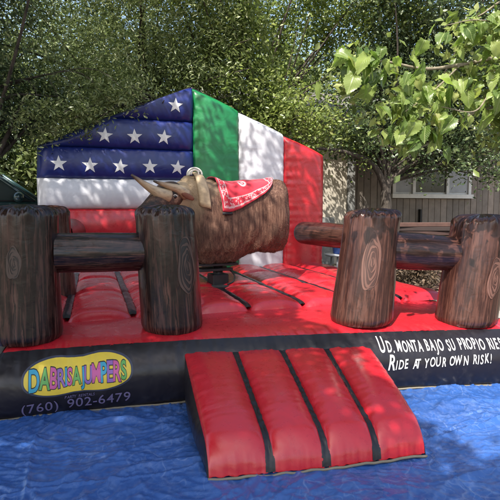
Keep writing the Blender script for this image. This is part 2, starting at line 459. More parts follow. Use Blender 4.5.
# mexican side, vertical tubes
for (x0, x1, m) in ((XC, 2.40, 'green'), (2.40, 3.22, 'white'), (3.22, XF, 'red')):
    last = m == 'red'
    add_panel('flag_panel', [(x0, .45), (x1, .45), (x1, top_at(x1)+(.05 if last else 0.03)), (x0, top_at(x0)+.0)], M[m], TH, (True, not last, True, False), .5, .05, int(x0*7), nu=40, nv=90)
# dark piping along the roof line and at the centre seam
P(tube('piping', [(x, WY-.02, outline_z(x)+.012+.008*math.sin(x*7)) for x in np.linspace(XC, XF-.02, 60)], .014, M['black'], None, 6))
P(tube('piping', [(x, WY-.02, outline_z(x)+.012+.02*math.sin(max(0, (x-XE))/2.42*PI)) for x in np.linspace(XE+.04, XC, 60)], .012, M['black'], None, 6))

# stars printed on the bands
def star_on(band, cx, cz, R_, rot):
    o, f = band; poly = None
    # 5 arms built as a fine fan
    pts = []
    for i in range(10):
        a = rot+PI/2+i*PI/5; r_ = R_ if i % 2 == 0 else R_*.40
        pts.append((r_*math.cos(a), r_*math.sin(a)))
    V = [(0, 0)]; F = []; K = 5
    for q in range(1, K+1):
        for p in pts: V.append((p[0]*q/K, p[1]*q/K))
    for i in range(10): F.append((0, 1+i, 1+(i+1) % 10))
    for q in range(K-1):
        for i in range(10):
            a = 1+q*10+i; b = 1+q*10+(i+1) % 10; F.append((a, a+10, b+10, b))
    return V, F
def band_surface(bandspec, x, z):
    f, (bl, br, tr, tl) = bandspec
    v = (z-bl[1])/(tl[1]-bl[1]); xl = bl[0]*(1-v)+tl[0]*v; xr = br[0]*(1-v)+tr[0]*v
    u = (x-xl)/(xr-xl)
    X, Y, Z = f(np.array([[u]]), np.array([[v]])); return Y[0, 0]
specs = {1: (b1[1], [(XE, 2.09), (XC, 2.09), (XC, 2.57), (XE+.02, 2.57)]),
         2: (b2[1], [(XE+.02, 2.57), (XC, 2.57), (XC, 3.04), (xz(3.04)-.10, 3.04)]),
         3: (b3[1], [(xz(3.04)-.10, 3.04), (XC, 3.04), (XC, 3.62), (XC-.05, 3.60)])}
bo = {1: b1[0], 2: b2[0], 3: b3[0]}
for k, cx, cz in ((3, 1.32, 3.27), (2, .22, 2.75), (2, .67, 2.75), (2, 1.13, 2.76), (1, -.46, 2.30), (1, -.01, 2.285), (1, .44, 2.28), (1, .90, 2.29), (1, 1.34, 2.285)):
    V, F = star_on((None, None), 0, 0, .125, random.uniform(-.12, .12))
    out = []
    for (a, b) in V:
        x = cx+a; z = cz+b; out.append((x, band_surface(specs[k], x, z)-.006, z))
    mesh_obj('star', out, F, M['star'], bo[k])

# ---------------------------------------------------------------- step ramp in front
RT = lambda u: (0.69+u*(2.27-.69), Y0(0.69+u*1.58)+.02, .425-.02*u)
RB = lambda u: (.61+u*(1.99-.61), 2.73-.13*u-.03*np.sin(u*PI), .05)
def ramp_pt(U, V, pil, hold=0):
    t = RT(U); b = RB(U)
    x = t[0]*(1-V)+b[0]*V; y = t[1]*(1-V)+b[1]*V; z = t[2]*(1-V)+b[2]*V
    e = np.clip((V-.86)/.14, 0, 1)
    lift = .115*np.clip(V/.86, 0, 1)*np.sqrt(np.clip(1-e**2, 0, 1))-.02*np.sin(PI*np.clip(V, 0, 1))
    pf = .100*pil*np.clip(np.sin(PI*np.clip(V*.97+.03, 0, 1)), 0, 1)**.55
    y = y-pf*.35-.02*np.sin(PI*np.clip(V, 0, 1)); z = z+lift+pf*.85
    return x, y, z
NB = [0, .262, .512, .752, 1.0]; SW = .020
for i in range(4):
    u0 = NB[i]+(SW*.5 if i else 0); u1 = NB[i+1]-(SW*.5 if i < 3 else 0)
    def rf(U, V, u0=u0, u1=u1, i=i):
        u = u0+(u1-u0)*U
        pil = np.clip(1-np.abs(2*U-1)**2.6, 0, 1)**.45
        x, y, z = ramp_pt(u, V, pil)
        pk = perlin(u*34, V*2.4+i, 41)+.4*perlin(u*80, V*4, 42)
        pk2 = perlin(V*26, U*1.5+i*3, 43)
        z = z+.005*pk*np.exp(-(1-V)/.06)+.007*pk*np.exp(-V/.06)+.013*pk2*(np.exp(-U/.13)+np.exp(-(1-U)/.13))*np.sin(PI*V)
        y = y+.006*pk*np.exp(-(1-V)/.05)
        return x, y, z
    P(grid('ramp_pad', rf, 44, 90, M['red']))
for i in (1, 2, 3):
    def sf_(U, V, i=i):
        u = NB[i]+(U-.5)*(SW*2.1)+.003*perlin(V*8, V*0+i, 45)
        x, y, z = ramp_pt(u, V, .12+.06*np.abs(2*U-1)); return x, y-.002, z+.006+.005*perlin(V*30, U*3, 46+i)
    P(grid('ramp_strap', sf_, 8, 80, M['black']))
for uu, sg in ((0, -1), (1, 1)):
    def side(U, V, uu=uu, sg=sg):
        x, y, z = ramp_pt(uu+0*V, V, 0*V)
        x = x+sg*(.045*np.sin(PI*U)*np.sin(PI*np.clip(V*.9+.05, 0, 1)))
        return x, y, z*(1-U)+.03*U+.004*perlin(U*9, V*20, 49)*np.sin(PI*U)
    P(grid('ramp_side', side, 20, 60, M['black']))
P(tube('hem', [Vector((*[float(k) for k in RB(u)[:2]], .045+.012*float(perlin(u*14, 0., 50))))+Vector((0, -.012, 0)) for u in np.linspace(-.005, 1.005, 90)], .009, M['hem'], None, 6))

# ---------------------------------------------------------------- lettering
def glyph(ch, size, offset=0, shear=0):
    cu = bpy.data.curves.new('g', 'FONT'); cu.body = ch; cu.size = 1; cu.offset = offset; cu.shear = shear; cu.resolution_u = 4
    ob = bpy.data.objects.new('g', cu); COL.objects.link(ob)
    me = ob.to_mesh(); V = np.array([v.co[:] for v in me.vertices]).reshape(-1, 3)[:, :2]; F = [tuple(p.vertices) for p in me.polygons]
    ob.to_mesh_clear(); bpy.data.objects.remove(ob); bpy.data.curves.remove(cu)
    return V*size, F
def on_wall(name, V2, F, mat, parent, off):
    bm = bmesh.new(); vs = [bm.verts.new((p[0], p[1], 0)) for p in V2]
    for f in F:
        try: bm.faces.new([vs[i] for i in f])
        except ValueError: pass
    zs = [p[1] for p in V2]; xs = [p[0] for p in V2]
    for zc in np.arange(min(zs), max(zs), .012): bmesh.ops.bisect_plane(bm, geom=bm.verts[:]+bm.edges[:]+bm.faces[:], plane_co=(0, zc, 0), plane_no=(0, 1, 0))
    for xc in np.arange(min(xs), max(xs), .02): bmesh.ops.bisect_plane(bm, geom=bm.verts[:]+bm.edges[:]+bm.faces[:], plane_co=(xc, 0, 0), plane_no=(1, 0, 0))
    X = np.array([v.co.x for v in bm.verts]); Z = np.array([v.co.y for v in bm.verts])
    x, y, z = wallpt(X, (Z-.035)/(HW-.035), off)
    for v, a, b, c in zip(bm.verts, x, y, z): v.co = (a, b, c)
    return bm_obj(name, bm, mat, parent, False)
def layout(items, x0, z0, w_total, rise=0, offset=0, shear=0, seed=1, jz=.006, jr=.05, gap=.012, squash=1.0):
    """items: (char, size). returns list of per glyph verts placed from x0 over w_total"""
    rr = random.Random(seed); G = []; x = 0; prev = ''
    for ch, sz in items:
        if ch == ' ': x += sz*.48; prev = ''; continue
        if prev+ch in ('TA', 'AT', 'LA', 'TY', 'AY'): x -= sz*.14
        prev = ch
        V, F = glyph(ch, sz, offset, shear); V0, _ = glyph(ch, sz, 0, shear)
        lo, hi = V0[:, 0].min(), V0[:, 0].max()
        V = V-np.array([lo, 0]); a = rr.uniform(-jr, jr); c = np.array([(hi-lo)/2, sz*.35])
        V = (V-c)@np.array([[math.cos(a), math.sin(a)], [-math.sin(a), math.cos(a)]])+c
        G.append([V+np.array([x, rr.uniform(-jz, jz)]), F]); x += hi-lo+gap
    k = w_total/x
    out = []
    for V, F in G:
        V = V.copy(); V[:, 0] = V[:, 0]*k*squash
        V[:, 1] += z0+V[:, 0]/w_total*rise; V[:, 0] += x0; out.append((V, F))
    return out
def join2(gl):
    V = []; F = []
    for v, f in gl:
        o = len(V); V += [tuple(p) for p in v]; F += [tuple(i+o for i in q) for q in f]
    return V, F
def smallcaps(words, big, small):
    it = []
    for i, (w, cap) in enumerate(words):
        for j, ch in enumerate(w): it.append((ch, big if (cap and j == 0) else small))
        it.append((' ', small))
    return it[:-1]
t1 = layout(smallcaps([('UD.', 1), ('MONTA', 0), ('BAJO', 0), ('SU', 0), ('PROPIO', 0), ('RIESGO', 0)], .160, .114), 2.34, .38, 1.21, .0, .016, .32, 3, .005, .05, .010)
V, F = join2(t1); on_wall('lettering', V, F, M['print_white'], base, .006)
t2 = layout(smallcaps([('RIDE', 1), ('AT', 0), ('YOUR', 0), ('OWN', 0), ('RISK!', 0)], .185, .112), 2.39, .235, .93, .03, .016, .32, 4, .005, .05, .010)
V, F = join2(t2); on_wall('lettering', V, F, M['print_white'], base, .006)
# peanut-shaped badge
M['badge_y'] = simple('yellow print', (.60, .44, .04), .5, var=.1)
M['pr_b'] = simple('turquoise print', (.03, .27, .40), .5, var=.1)
M['pr_p'] = simple('purple print', (.22, .10, .33), .5, var=.1)
M['pr_k'] = simple('pink print', (.45, .08, .24), .5, var=.1)
M['pr_g'] = simple('green print', (.10, .32, .07), .5, var=.1)
M['pr_navy'] = simple('slate outline print', (.03, .035, .06), .5, var=.1)
M['pr_phone'] = simple('violet phone print', (.13, .11, .21), .5, var=.1)
def peanut(w, h, n=90):
    pts = []
    for i in range(n):
        a = 2*PI*i/n; c, s_ = math.cos(a), math.sin(a)
        x = w*np.sign(c)*abs(c)**.72; y = h*np.sign(s_)*abs(s_)**.8*(1-.16*math.exp(-(x/(w*.33))**2))
        pts.append((x, y))
    V = [(0, 0)]+pts; return V, [(0, 1+i, 1+(i+1) % n) for i in range(n)]
LC = (-.125, .345); TILT = .035
for (w, h, m, off) in ((.405, .150, 'pr_navy', .003), (.388, .136, 'badge_y', .0055)):
    V, F = peanut(w, h); V = [(LC[0]+x, LC[1]+y+x*TILT) for x, y in V]; on_wall('badge', V, F, M[m], base, off)
word = 'DABRISAJUMPERS'; cols = ['pr_b', 'pr_g', 'pr_k', 'pr_p', 'pr_b', 'pr_k', 'pr_g', 'pr_b', 'pr_p', 'pr_k', 'pr_b', 'pr_p', 'pr_k', 'pr_g']
sizes = [1.12*q_ for q_ in [.195, .185, .18, .165, .158, .15, .15, .15, .155, .165, .175, .185, .18, .165]]
def lg(offset): 
    gl = layout([(c, s_) for c, s_ in zip(word, sizes)], -.475, .0, .705, 0, offset, 0, 9, .004, .10, .010)
    return [(np.column_stack([V[:, 0], V[:, 1]+LC[1]-s_*.36+(V[:, 0]-LC[0])*TILT]), F) for (V, F), s_ in zip(gl, sizes)]
V, F = join2(lg(.055)); on_wall('lettering', V, F, M['print_black'], base, .008)
for (Vv, Ff), cm in zip(lg(.022), cols): on_wall('lettering', [tuple(p) for p in Vv], Ff, M[cm], base, .0105)
ph = layout([(c, .112 if c not in '() ' else .11) for c in '(760) 902-6479'], -.535, .078, .80, .030, .004, 0, 11, .002, .03, .012)
for part_ in (ph[:5], ph[5:]):
    V, F = join2(part_); on_wall('lettering', V, F, M['pr_phone'], base, .006)
V, F = join2(layout([(c, .032) for c in 'PARTY RENTALS'], -.23, .176, .22, .008, .004, .2, 12, .001, .02, .003)); on_wall('lettering', V, F, M['pr_phone'], base, .012)

# ---------------------------------------------------------------- the mechanical bull
g = NG('cow hide'); v = g.coord()
st = g.noise(g.coord(scale=(34, 34, 3.2)), 1, 5, .65, .5)
bl = g.noise(v, 2.6, 6, .6, .4); st = g.math('ADD', g.math('MULTIPLY', st, .6), g.math('MULTIPLY', g.noise(g.coord(scale=(130, 130, 12)), 1, 4, .6, .3), .4))
c = g.ramp(st, [(.36, (.030, .012, .008)), (.50, (.100, .047, .030)), (.66, (.21, .12, .08))])
c = g.mix(g.ramp(bl, [(.48, (0, 0, 0)), (.62, (.75,)*3)]), c, (.045, .022, .014))
sx = g.n('ShaderNodeSeparateXYZ'); g.l(v, sx.inputs[0])
tanf = g.ramp(g.math('ADD', g.math('ADD', g.math('MULTIPLY', sx.outputs[0], -1.6), g.math('MULTIPLY', sx.outputs[2], .9)), g.math('MULTIPLY', bl, .5)), [(.62, (0, 0, 0)), (.86, (.85,)*3)])
tanf2 = g.n('ShaderNodeMapRange', **{'From Min': 1.62, 'From Max': 2.2})
g.l(g.math('ADD', g.math('ADD', g.math('MULTIPLY', sx.outputs[0], -1.5), sx.outputs[2]), g.math('MULTIPLY', bl, .6)), tanf2.inputs[0])
g.color(g.mix(tanf2.outputs[0], c, (.36, .26, .16))); g.set(Roughness=.65, Specular_IOR_Level=.35)
g.bump(st, .5, .008); M['hide'] = g.m
g = NG('dark hide'); v = g.coord(); n = g.noise(v, 9, 6, .7)
g.color(g.ramp(n, [(.38, (.012, .008, .006)), (.54, (.075, .038, .024)), (.68, (.30, .18, .11))])); g.set(Roughness=.7); g.bump(g.noise(v, 60, 4), .5, .006); M['headhide'] = g.m
g = NG('horn'); v = g.coord('UV'); n = g.noise(g.coord('UV', (6, 3, 1)), 2, 5)
sx = g.n('ShaderNodeSeparateXYZ'); g.l(v, sx.inputs[0])
c = g.ramp(sx.outputs[1], [(0, (.38, .27, .16)), (.35, (.50, .38, .24)), (.80, (.36, .24, .14)), (.95, (.04, .025, .018))])
g.color(g.mix(g.ramp(n, [(.45, (0, 0, 0)), (.65, (.5,)*3)]), c, (.14, .085, .05))); g.set(Roughness=.38); g.bump(n, .3, .006); M['horn'] = g.m
M['blackmetal'] = simple('black painted steel', (.02, .02, .022), .45, .3)
M['rubber'] = simple('black rubber', (.02, .02, .02), .7)
M['leather'] = simple('tan leather', (.42, .31, .19), .6, var=.25, scale=18)
M['rope'] = simple('white rope', (.62, .59, .52), .7, var=.15, scale=40)
M['eye'] = simple('dark glass eye', (.01, .008, .006), .1, bump=0)
BULL = thing('mechanical_bull', 'brown and tan cowhide mechanical bull with forward horns on a black steel post', 'mechanical bull', (1.56, 6.35, .60), R(9))
SEC = [(-.50, 1.60, 1.98, .10), (-.44, 1.36, 2.03, .19), (-.34, .95, 2.04, .27), (-.18, .90, 2.00, .31), (.05, .90, 1.955, .33), (.20, .92, 1.95, .335), (.36, 1.02, 1.95, .34), (.68, 1.035, 1.99, .35), (.84, 1.045, 2.02, .33), (.93, 1.05, 1.985, .27), (.985, 1.07, 1.90, .17), (1.0, 1.15, 1.7, .06)]
SX = np.array([s_[0] for s_ in SEC]); SB = np.array([s_[1] for s_ in SEC])-.60; ST = np.array([s_[2] for s_ in SEC])-.60; SWd = np.array([s_[3] for s_ in SEC])
_xf = np.linspace(SX[0], SX[-1], 400); _k = np.hanning(25); _k /= _k.sum()
def _sm(a):
    f = np.interp(_xf, SX, a); p = np.pad(f, 12, mode='reflect', reflect_type='odd'); return np.convolve(p, _k, 'valid')
SBs, STs, SWs = _sm(SB), _sm(ST), _sm(SWd)
def body(x, th, off=0.):
    b = np.interp(x, _xf, SBs); t = np.interp(x, _xf, STs); w = np.maximum(np.interp(x, _xf, SWs), .02)
    c = np.cos(th); s_ = np.sin(th); e = .78
    yy = w*np.sign(s_)*np.abs(s_)**e; zz = (b+t)/2+(t-b)/2*np.sign(c)*np.abs(c)**e
    zz = np.where(c < -.6, zz+.03*perlin(x*9, th*2, 60), zz)
    d = .018*perlin(x*4, th*1.4, 61)+.012*perlin(x*9, th*3, 62)
    return x, yy+(np.sign(s_)*np.abs(s_)**.5)*(d+off), zz+np.sign(c)*np.abs(c)**.5*(d+off)
def body_fn(U, V):
    q = (1-np.cos(V*PI))/2; x = SX[0]+(SX[-1]-SX[0])*(.5*q+.5*V); return body(x, U*2*PI)
bt = grid('body', body_fn, 72, 80, M['hide'], BULL)
def cap(xx, sgn):
    n = 40; v = [tuple(float(k) for k in body(np.array(xx), np.array(2*PI*i/n))) for i in range(n)]; c = tuple(np.mean(v, axis=0)); return v+[c], [(n, (i+sgn) % n, i) if sgn > 0 else (n, i, (i+1) % n) for i in range(n)]
v_, f_ = joined([cap(SX[0], 1), cap(SX[-1], -1)]); mesh_obj('body_end', v_, f_, M['hide'], BULL)
# hair tufts over the hide
nh = 26000
hx = rng.uniform(-.46, .985, nh); hth = rng.uniform(0, 2*PI, nh)
X1, Y1, Z1 = body(hx, hth); X2, Y2, Z2 = body(hx+rng.normal(.012, .012, nh), hth, .002+rng.random(nh)*.004)
ln = rng.uniform(.004, .013, nh); Z2 = Z2-ln*np.where(np.cos(hth) > .8, .2, 1)
wd = .0016+rng.random(nh)*.0016
A = np.stack([X1-wd, Y1, Z1], -1); B = np.stack([X1+wd, Y1, Z1], -1); C_ = np.stack([X2, Y2, Z2], -1)
Vh = np.stack([A, B, C_], 1).reshape(-1, 3)
me = bpy.data.meshes.new('coat_hair'); me.vertices.add(nh*3); me.vertices.foreach_set('co', Vh.ravel().astype(np.float32))
me.loops.add(nh*3); me.loops.foreach_set('vertex_index', np.arange(nh*3)); me.polygons.add(nh); me.polygons.foreach_set('loop_start', np.arange(nh)*3); me.update(calc_edges=True); me.materials.append(M['hide'])
tag(link(bpy.data.objects.new('coat_hair', me), BULL), kind='stuff')
# neck and head (head turned to the camera's left)
def loft(name, secs, mat, parent, n=28, sd=70, uvs=True):
    """secs: (x,y,z, ry, rz) rings, along the path"""
    ps = [Vector(s_[:3]) for s_ in secs]; V = []; F = []
    for i, s_ in enumerate(secs):
        t = (ps[min(i+1, len(ps)-1)]-ps[max(0, i-1)]).normalized(); sd_ = t.cross(Vector((0, 0, 1))).normalized(); up = sd_.cross(t)
        for k in range(n):
            a = 2*PI*k/n; c = math.cos(a); s2 = math.sin(a)
            V.append(ps[i]+sd_*s_[3]*np.sign(c)*abs(c)**.85+up*s_[4]*np.sign(s2)*abs(s2)**.85)
    for i in range(len(secs)-1):
        for k in range(n): a = i*n+k; b = i*n+(k+1) % n; F.append((a, b, b+n, a+n))
    F.append(tuple(range(n))[::-1]); m = (len(secs)-1)*n; F.append(tuple(range(m, m+n)))
    return mesh_obj(name, V, F, mat, parent)
def refine(secs, k=4):
    out = []; A_ = np.array(secs, float); q = np.vstack([2*A_[0]-A_[1], A_, 2*A_[-1]-A_[-2]])
    for i in range(1, len(q)-2):
        for j in range(k):
            t = j/k; out.append(.5*(2*q[i]+(q[i+1]-q[i-1])*t+(2*q[i-1]-5*q[i]+4*q[i+1]-q[i+2])*t*t+(3*q[i]-q[i-1]-3*q[i+1]+q[i+2])*t**3))
    out.append(A_[-1]); return [tuple(o) for o in out]
loft('neck', refine([(-.30, .02, 1.08, .24, .33), (-.42, .0, 1.14, .20, .26), (-.55, -.03, 1.14, .165, .19), (-.66, -.06, 1.11, .14, .15)]), M['hide'], BULL)
head = loft('head', refine([(-.56, -.02, 1.23, .08, .08), (-.61, -.05, 1.21, .165, .15), (-.72, -.12, 1.16, .17, .165), (-.83, -.20, 1.10, .135, .14), (-.92, -.27, 1.05, .105, .12), (-1.02, -.34, .985, .092, .10), (-1.10, -.39, .945, .08, .085), (-1.125, -.41, .93, .03, .03)]), M['headhide'], BULL)
def horn(pts, r0, parent):
    ps = curve_pts(pts, 8); n = 14; rad = [r0*(1-.88*(i/(len(ps)-1))**1.25)+.003 for i in range(len(ps))]
    v, f = tube_geo(ps, rad, n); uv = [((i % n)/n, (i//n)/(len(ps)-1)) for i in range(len(v))]
    return mesh_obj('horn', v, f, M['horn'], parent, uv=uv)
horn([(-.74, -.26, 1.16), (-.87, -.30, 1.20), (-1.02, -.32, 1.28), (-1.19, -.32, 1.40)], .080, head)
horn([(-.50, -.20, 1.19), (-.60, -.24, 1.245), (-.76, -.28, 1.285), (-.93, -.31, 1.335)], .070, head)
def blob(name, c, r, mat, parent, rot=(0, 0, 0), sub=2):
    bm = bmesh.new(); bmesh.ops.create_icosphere(bm, subdivisions=sub, radius=1)
    Mx = Matrix.Translation(c) @ Euler(rot).to_matrix().to_4x4() @ Matrix.Diagonal((*r, 1)); bmesh.ops.transform(bm, matrix=Mx, verts=bm.verts)
    return bm_obj(name, bm, mat, parent)
M['ear'] = simple('reddish ear hide', (.20, .075, .045), .8)
blob('ear', (-.50, -.27, 1.165), (.095, .014, .034), M['ear'], head, (.3, .45, .1))
blob('ear', (-.86, -.18, 1.08+.06), (.07, .02, .035), M['ear'], head, (0, .5, .5))
blob('eye', (-.665, -.272, 1.155), (.026, .016, .022), M['eye'], head)
blob('eye', (-.87, -.145, 1.05+.06), (.018, .014, .018), M['eye'], head)
tube('eye_rim', [(-.665+.03*math.cos(a), -.282, 1.155+.024*math.sin(a)) for a in np.linspace(.2, 2.6, 10)], .006, M['rope'], head, 6)
blob('nostril', (-1.11, -.46, .97), (.016, .012, .012), M['rubber'], head)
blob('muzzle', (-1.105, -.39, .94), (.072, .07, .06), M['rubber'], head)
# handle
hd = []
for dy in (-.06, -.02, .02, .06):
    hd.append(tube_geo([(-.34+dy*.5+(.108-abs(dy)*.5-(.03 if dy < 0 else 0))*math.cos(a), -.08+dy*1.5, 1.445+(.082-(.035 if dy < 0 else 0))*math.sin(a)) for a in np.linspace(-.25, PI+.25, 18)], .0115, 8))
V, F = joined(hd); handle = mesh_obj('handle', V, F, M['rope'], BULL)
tube('handle_bar', [(-.31, -.16, 1.455), (-.31, .04, 1.455)], .02, M['rubber'], handle, 10)
fl = grid('handle_flap', lambda U, V: body(-.385+U*.135+.03*V, -(.25+V*1.15), .03+.012*np.sin(U*PI)), 8, 14, M['leather'], BULL)
m_ = fl.modifiers.new('s', 'SOLIDIFY'); m_.thickness = .018; m_.offset = 1
# saddle blanket
g = NG('red blanket'); uv = g.coord('UV'); sx = g.n('ShaderNodeSeparateXYZ'); g.l(uv, sx.inputs[0])
U_, V_ = sx.outputs[0], sx.outputs[1]
eu = g.math('MULTIPLY', g.math('MINIMUM', U_, g.math('SUBTRACT', 1.0, U_)), .95); ev = g.math('MULTIPLY', g.math('MINIMUM', V_, g.math('SUBTRACT', 1.0, V_)), .80)
e = g.math('MINIMUM', eu, ev)
band = g.ramp(e, [(.018, (0, 0, 0)), (.022, (1, 1, 1)), (.115, (1, 1, 1)), (.120, (0, 0, 0))])
lines = g.ramp(e, [(.022, (0, 0, 0)), (.026, (1, 1, 1)), (.034, (1, 1, 1)), (.037, (0, 0, 0)), (.104, (0, 0, 0)), (.107, (1, 1, 1)), (.114, (1, 1, 1)), (.118, (0, 0, 0))])
vo = g.n('ShaderNodeTexVoronoi', Scale=1.0); vo.feature = 'F1'; g.l(g.coord('UV', (40, 34, 1)), vo.inputs['Vector'])
dots = g.ramp(vo.outputs['Distance'], [(.16, (0, 0, 0)), (.2, (1, 1, 1)), (.36, (1, 1, 1)), (.42, (0, 0, 0))])
du = g.math('MULTIPLY', g.math('SUBTRACT', U_, .42), .95); dv = g.math('MULTIPLY', g.math('SUBTRACT', V_, .62), .8)
rr_ = g.math('SQRT', g.math('ADD', g.math('MULTIPLY', du, du), g.math('MULTIPLY', dv, dv)))
emb = g.ramp(rr_, [(.020, (1, 1, 1)), (.026, (0, 0, 0)), (.040, (0, 0, 0)), (.046, (1, 1, 1)), (.072, (1, 1, 1)), (.078, (0, 0, 0))])
pat = g.math('MAXIMUM', g.math('MAXIMUM', g.math('MULTIPLY', band, dots), lines), emb)
g.color(g.mix(g.math('MULTIPLY', pat, .62), (.42, .012, .03), (.60, .50, .50))); g.set(Roughness=.85, Sheen_Weight=.2); g.bump(g.noise(g.coord('UV', (1, 1, 1)), 160, 3), .3, .003); M['blanket'] = g.m
def bl_fn(off):
    def f(U, V):
        x0 = -.13+.05*V; x = x0+U*(.80+.04*np.sin(V*PI))
        near = 1.42-.62*U**1.5; far = 1.0-.2*U
        rnd = np.sqrt(np.clip(1-np.clip((U-.72)/.30, 0, 1)**2, .05, 1))
        th = (-far+(far+near)*V)*rnd+.10*(1-rnd)
        X, Y, Z = body(x, -th, off+.012*perlin(U*5, V*6, 80)*.6)
        return X, Y, Z
    return f
bk = grid('blanket', bl_fn(.022), 60, 60, M['blanket'], BULL)
m_ = bk.modifiers.new('s', 'SOLIDIFY'); m_.thickness = .012
fr = []
for k in range(90):
    u = .16*k/90; x, y, z = bl_fn(.024)(np.array([[u]]), np.array([[1.0]])); p = Vector((x[0, 0], y[0, 0], z[0, 0]))
    fr.append(tube_geo([p, p+Vector((random.uniform(-.006, .006), -.008, -.02)), p+Vector((random.uniform(-.012, .012), -.006, -.042))], [.0035, .003, .0015], 4))
V, F = joined(fr); mesh_obj('fringe', V, F, M['print_black'], BULL)
# steel under-frame
box('mount_plate', (-.28, -.16, .285), (.22, .16, .315), M['blackmetal'], BULL)
box('mount_beam', (-.30, -.13, .215), (.16, -.07, .25), M['blackmetal'], BULL)
box('mount_beam', (-.30, .07, .215), (.16, .13, .25), M['blackmetal'], BULL)
tube('post', [(0, 0, -.02), (0, 0, .30)], .065, M['blackmetal'], BULL, 20)
box('gear_box', (-.11, -.11, .0), (.11, .11, .17), M['blackmetal'], BULL, .012)
tube('base_disc', [(0, 0, .0), (0, 0, .035)], .22, M['rubber'], BULL, 32)
tube('cable', curve_pts([(.12, -.05, .24), (.19, -.10, .15), (.15, -.16, .08), (.05, -.20, .05)]), .010, M['rubber'], BULL, 6)

# ---------------------------------------------------------------- foliage
def leaf_mat(name, c0, c1, c2, trans=.42, rough=.34):
    g = NG(name); at = g.n('ShaderNodeAttribute', _attribute_name='tint')
    col = g.ramp(at.outputs['Fac'], [(0, c0), (.55, c1), (1, c2)])
    g.color(col); g.set(Roughness=rough, Specular_IOR_Level=.5)
    tr = g.n('ShaderNodeBsdfTranslucent'); hs = g.n('ShaderNodeHueSaturation', Saturation=1.1, Value=1.5); g.l(col, hs.inputs['Color']); g.l(hs.outputs[0], tr.inputs[0])
    mx = g.n('ShaderNodeMixShader', Fac=trans); g.l(g.b.outputs[0], mx.inputs[1]); g.l(tr.outputs[0], mx.inputs[2]); g.l(mx.outputs[0], g.out.inputs[0])
    return g.m
M['leaf_olive'] = leaf_mat('olive green leaves', (.075, .10, .035), (.18, .225, .085), (.36, .39, .20))
M['leaf_lime'] = leaf_mat('yellow green leaves', (.075, .11, .025), (.19, .245, .065), (.36, .40, .15))
M['leaf_dark'] = leaf_mat('dark green leaves', (.022, .04, .016), (.065, .10, .04), (.18, .215, .10), .3)
M['leaf_dry'] = leaf_mat('dry brown leaves', (.03, .02, .012), (.09, .06, .035), (.16, .11, .07), .2, .7)
g = NG('bark'); v = g.coord(scale=(1, 1, .25)); n = g.noise(v, 22, 7, .7)
g.color(g.ramp(n, [(.35, (.022, .017, .013)), (.6, (.07, .056, .044)), (.75, (.13, .11, .09))])); g.set(Roughness=.9); g.bump(n, .8, .02); M['bark'] = g.m
def leaves(name, blobs, n, size, mat, parent, per=34, spread=.20, asp=.42, seed=1, shell=.55, clear=None):
    r = np.random.default_rng(seed)
    vol = np.array([b[3]*b[4]*b[5] for b in blobs])**.8; cnt = (n*vol/vol.sum()).astype(int)
    Ps = []
    for b, c in zip(blobs, cnt):
        k = max(2, c//per)
        d = r.normal(size=(k, 3)); d /= np.linalg.norm(d, axis=1)[:, None]; rad = (shell+(1-shell)*r.random(k)**.7)*(1+.18*r.normal(size=k))
        cc = np.array(b[:3])+d*rad[:, None]*np.array(b[3:6])
        w = r.gamma(1.6, 1, k); idx = r.choice(k, c, p=w/w.sum())
        # elongated sprigs
        ax = r.normal(size=(k, 3)); ax /= np.linalg.norm(ax, axis=1)[:, None]
        p = cc[idx]+ax[idx]*(r.normal(size=c)*spread*1.5)[:, None]+r.normal(size=(c, 3))*spread*.55
        Ps.append(p)
    Pp = np.concatenate(Ps)
    if clear is not None: Pp = Pp[clear(Pp)]
    m = len(Pp)
    a = r.normal(size=(m, 3)); a[:, 2] = a[:, 2]*.6-.5; a /= np.linalg.norm(a, axis=1)[:, None]
    nn = r.normal(size=(m, 3))+np.array([0, -.2, 1.0]); s = np.cross(a, nn); s /= np.linalg.norm(s, axis=1)[:, None]; nn = np.cross(s, a)
    L = (size*r.uniform(.6, 1.35, m))[:, None]; w = L*asp
    v0 = Pp-a*L*.5; v1 = Pp+s*w*.5+nn*w*.18; v2 = Pp+a*L*.5; v3 = Pp-s*w*.5+nn*w*.18
    V = np.stack([v0, v1, v2, v3], 1).reshape(-1, 3)
    i = np.arange(m)*4; T = np.stack([i, i+1, i+2, i, i+2, i+3], -1).reshape(-1)
    me = bpy.data.meshes.new(name); me.vertices.add(m*4); me.vertices.foreach_set('co', V.ravel().astype(np.float32))
    me.loops.add(m*6); me.loops.foreach_set('vertex_index', T); me.polygons.add(m*2); me.polygons.foreach_set('loop_start', np.arange(m*2)*3)
    at = me.attributes.new('tint', 'FLOAT', 'POINT'); at.data.foreach_set('value', np.repeat(np.clip(r.beta(2, 2, m)+.12*r.normal(size=m), 0, 1), 4).astype(np.float32))
    me.update(calc_edges=True); me.materials.append(mat)
    return link(bpy.data.objects.new(name, me), parent)
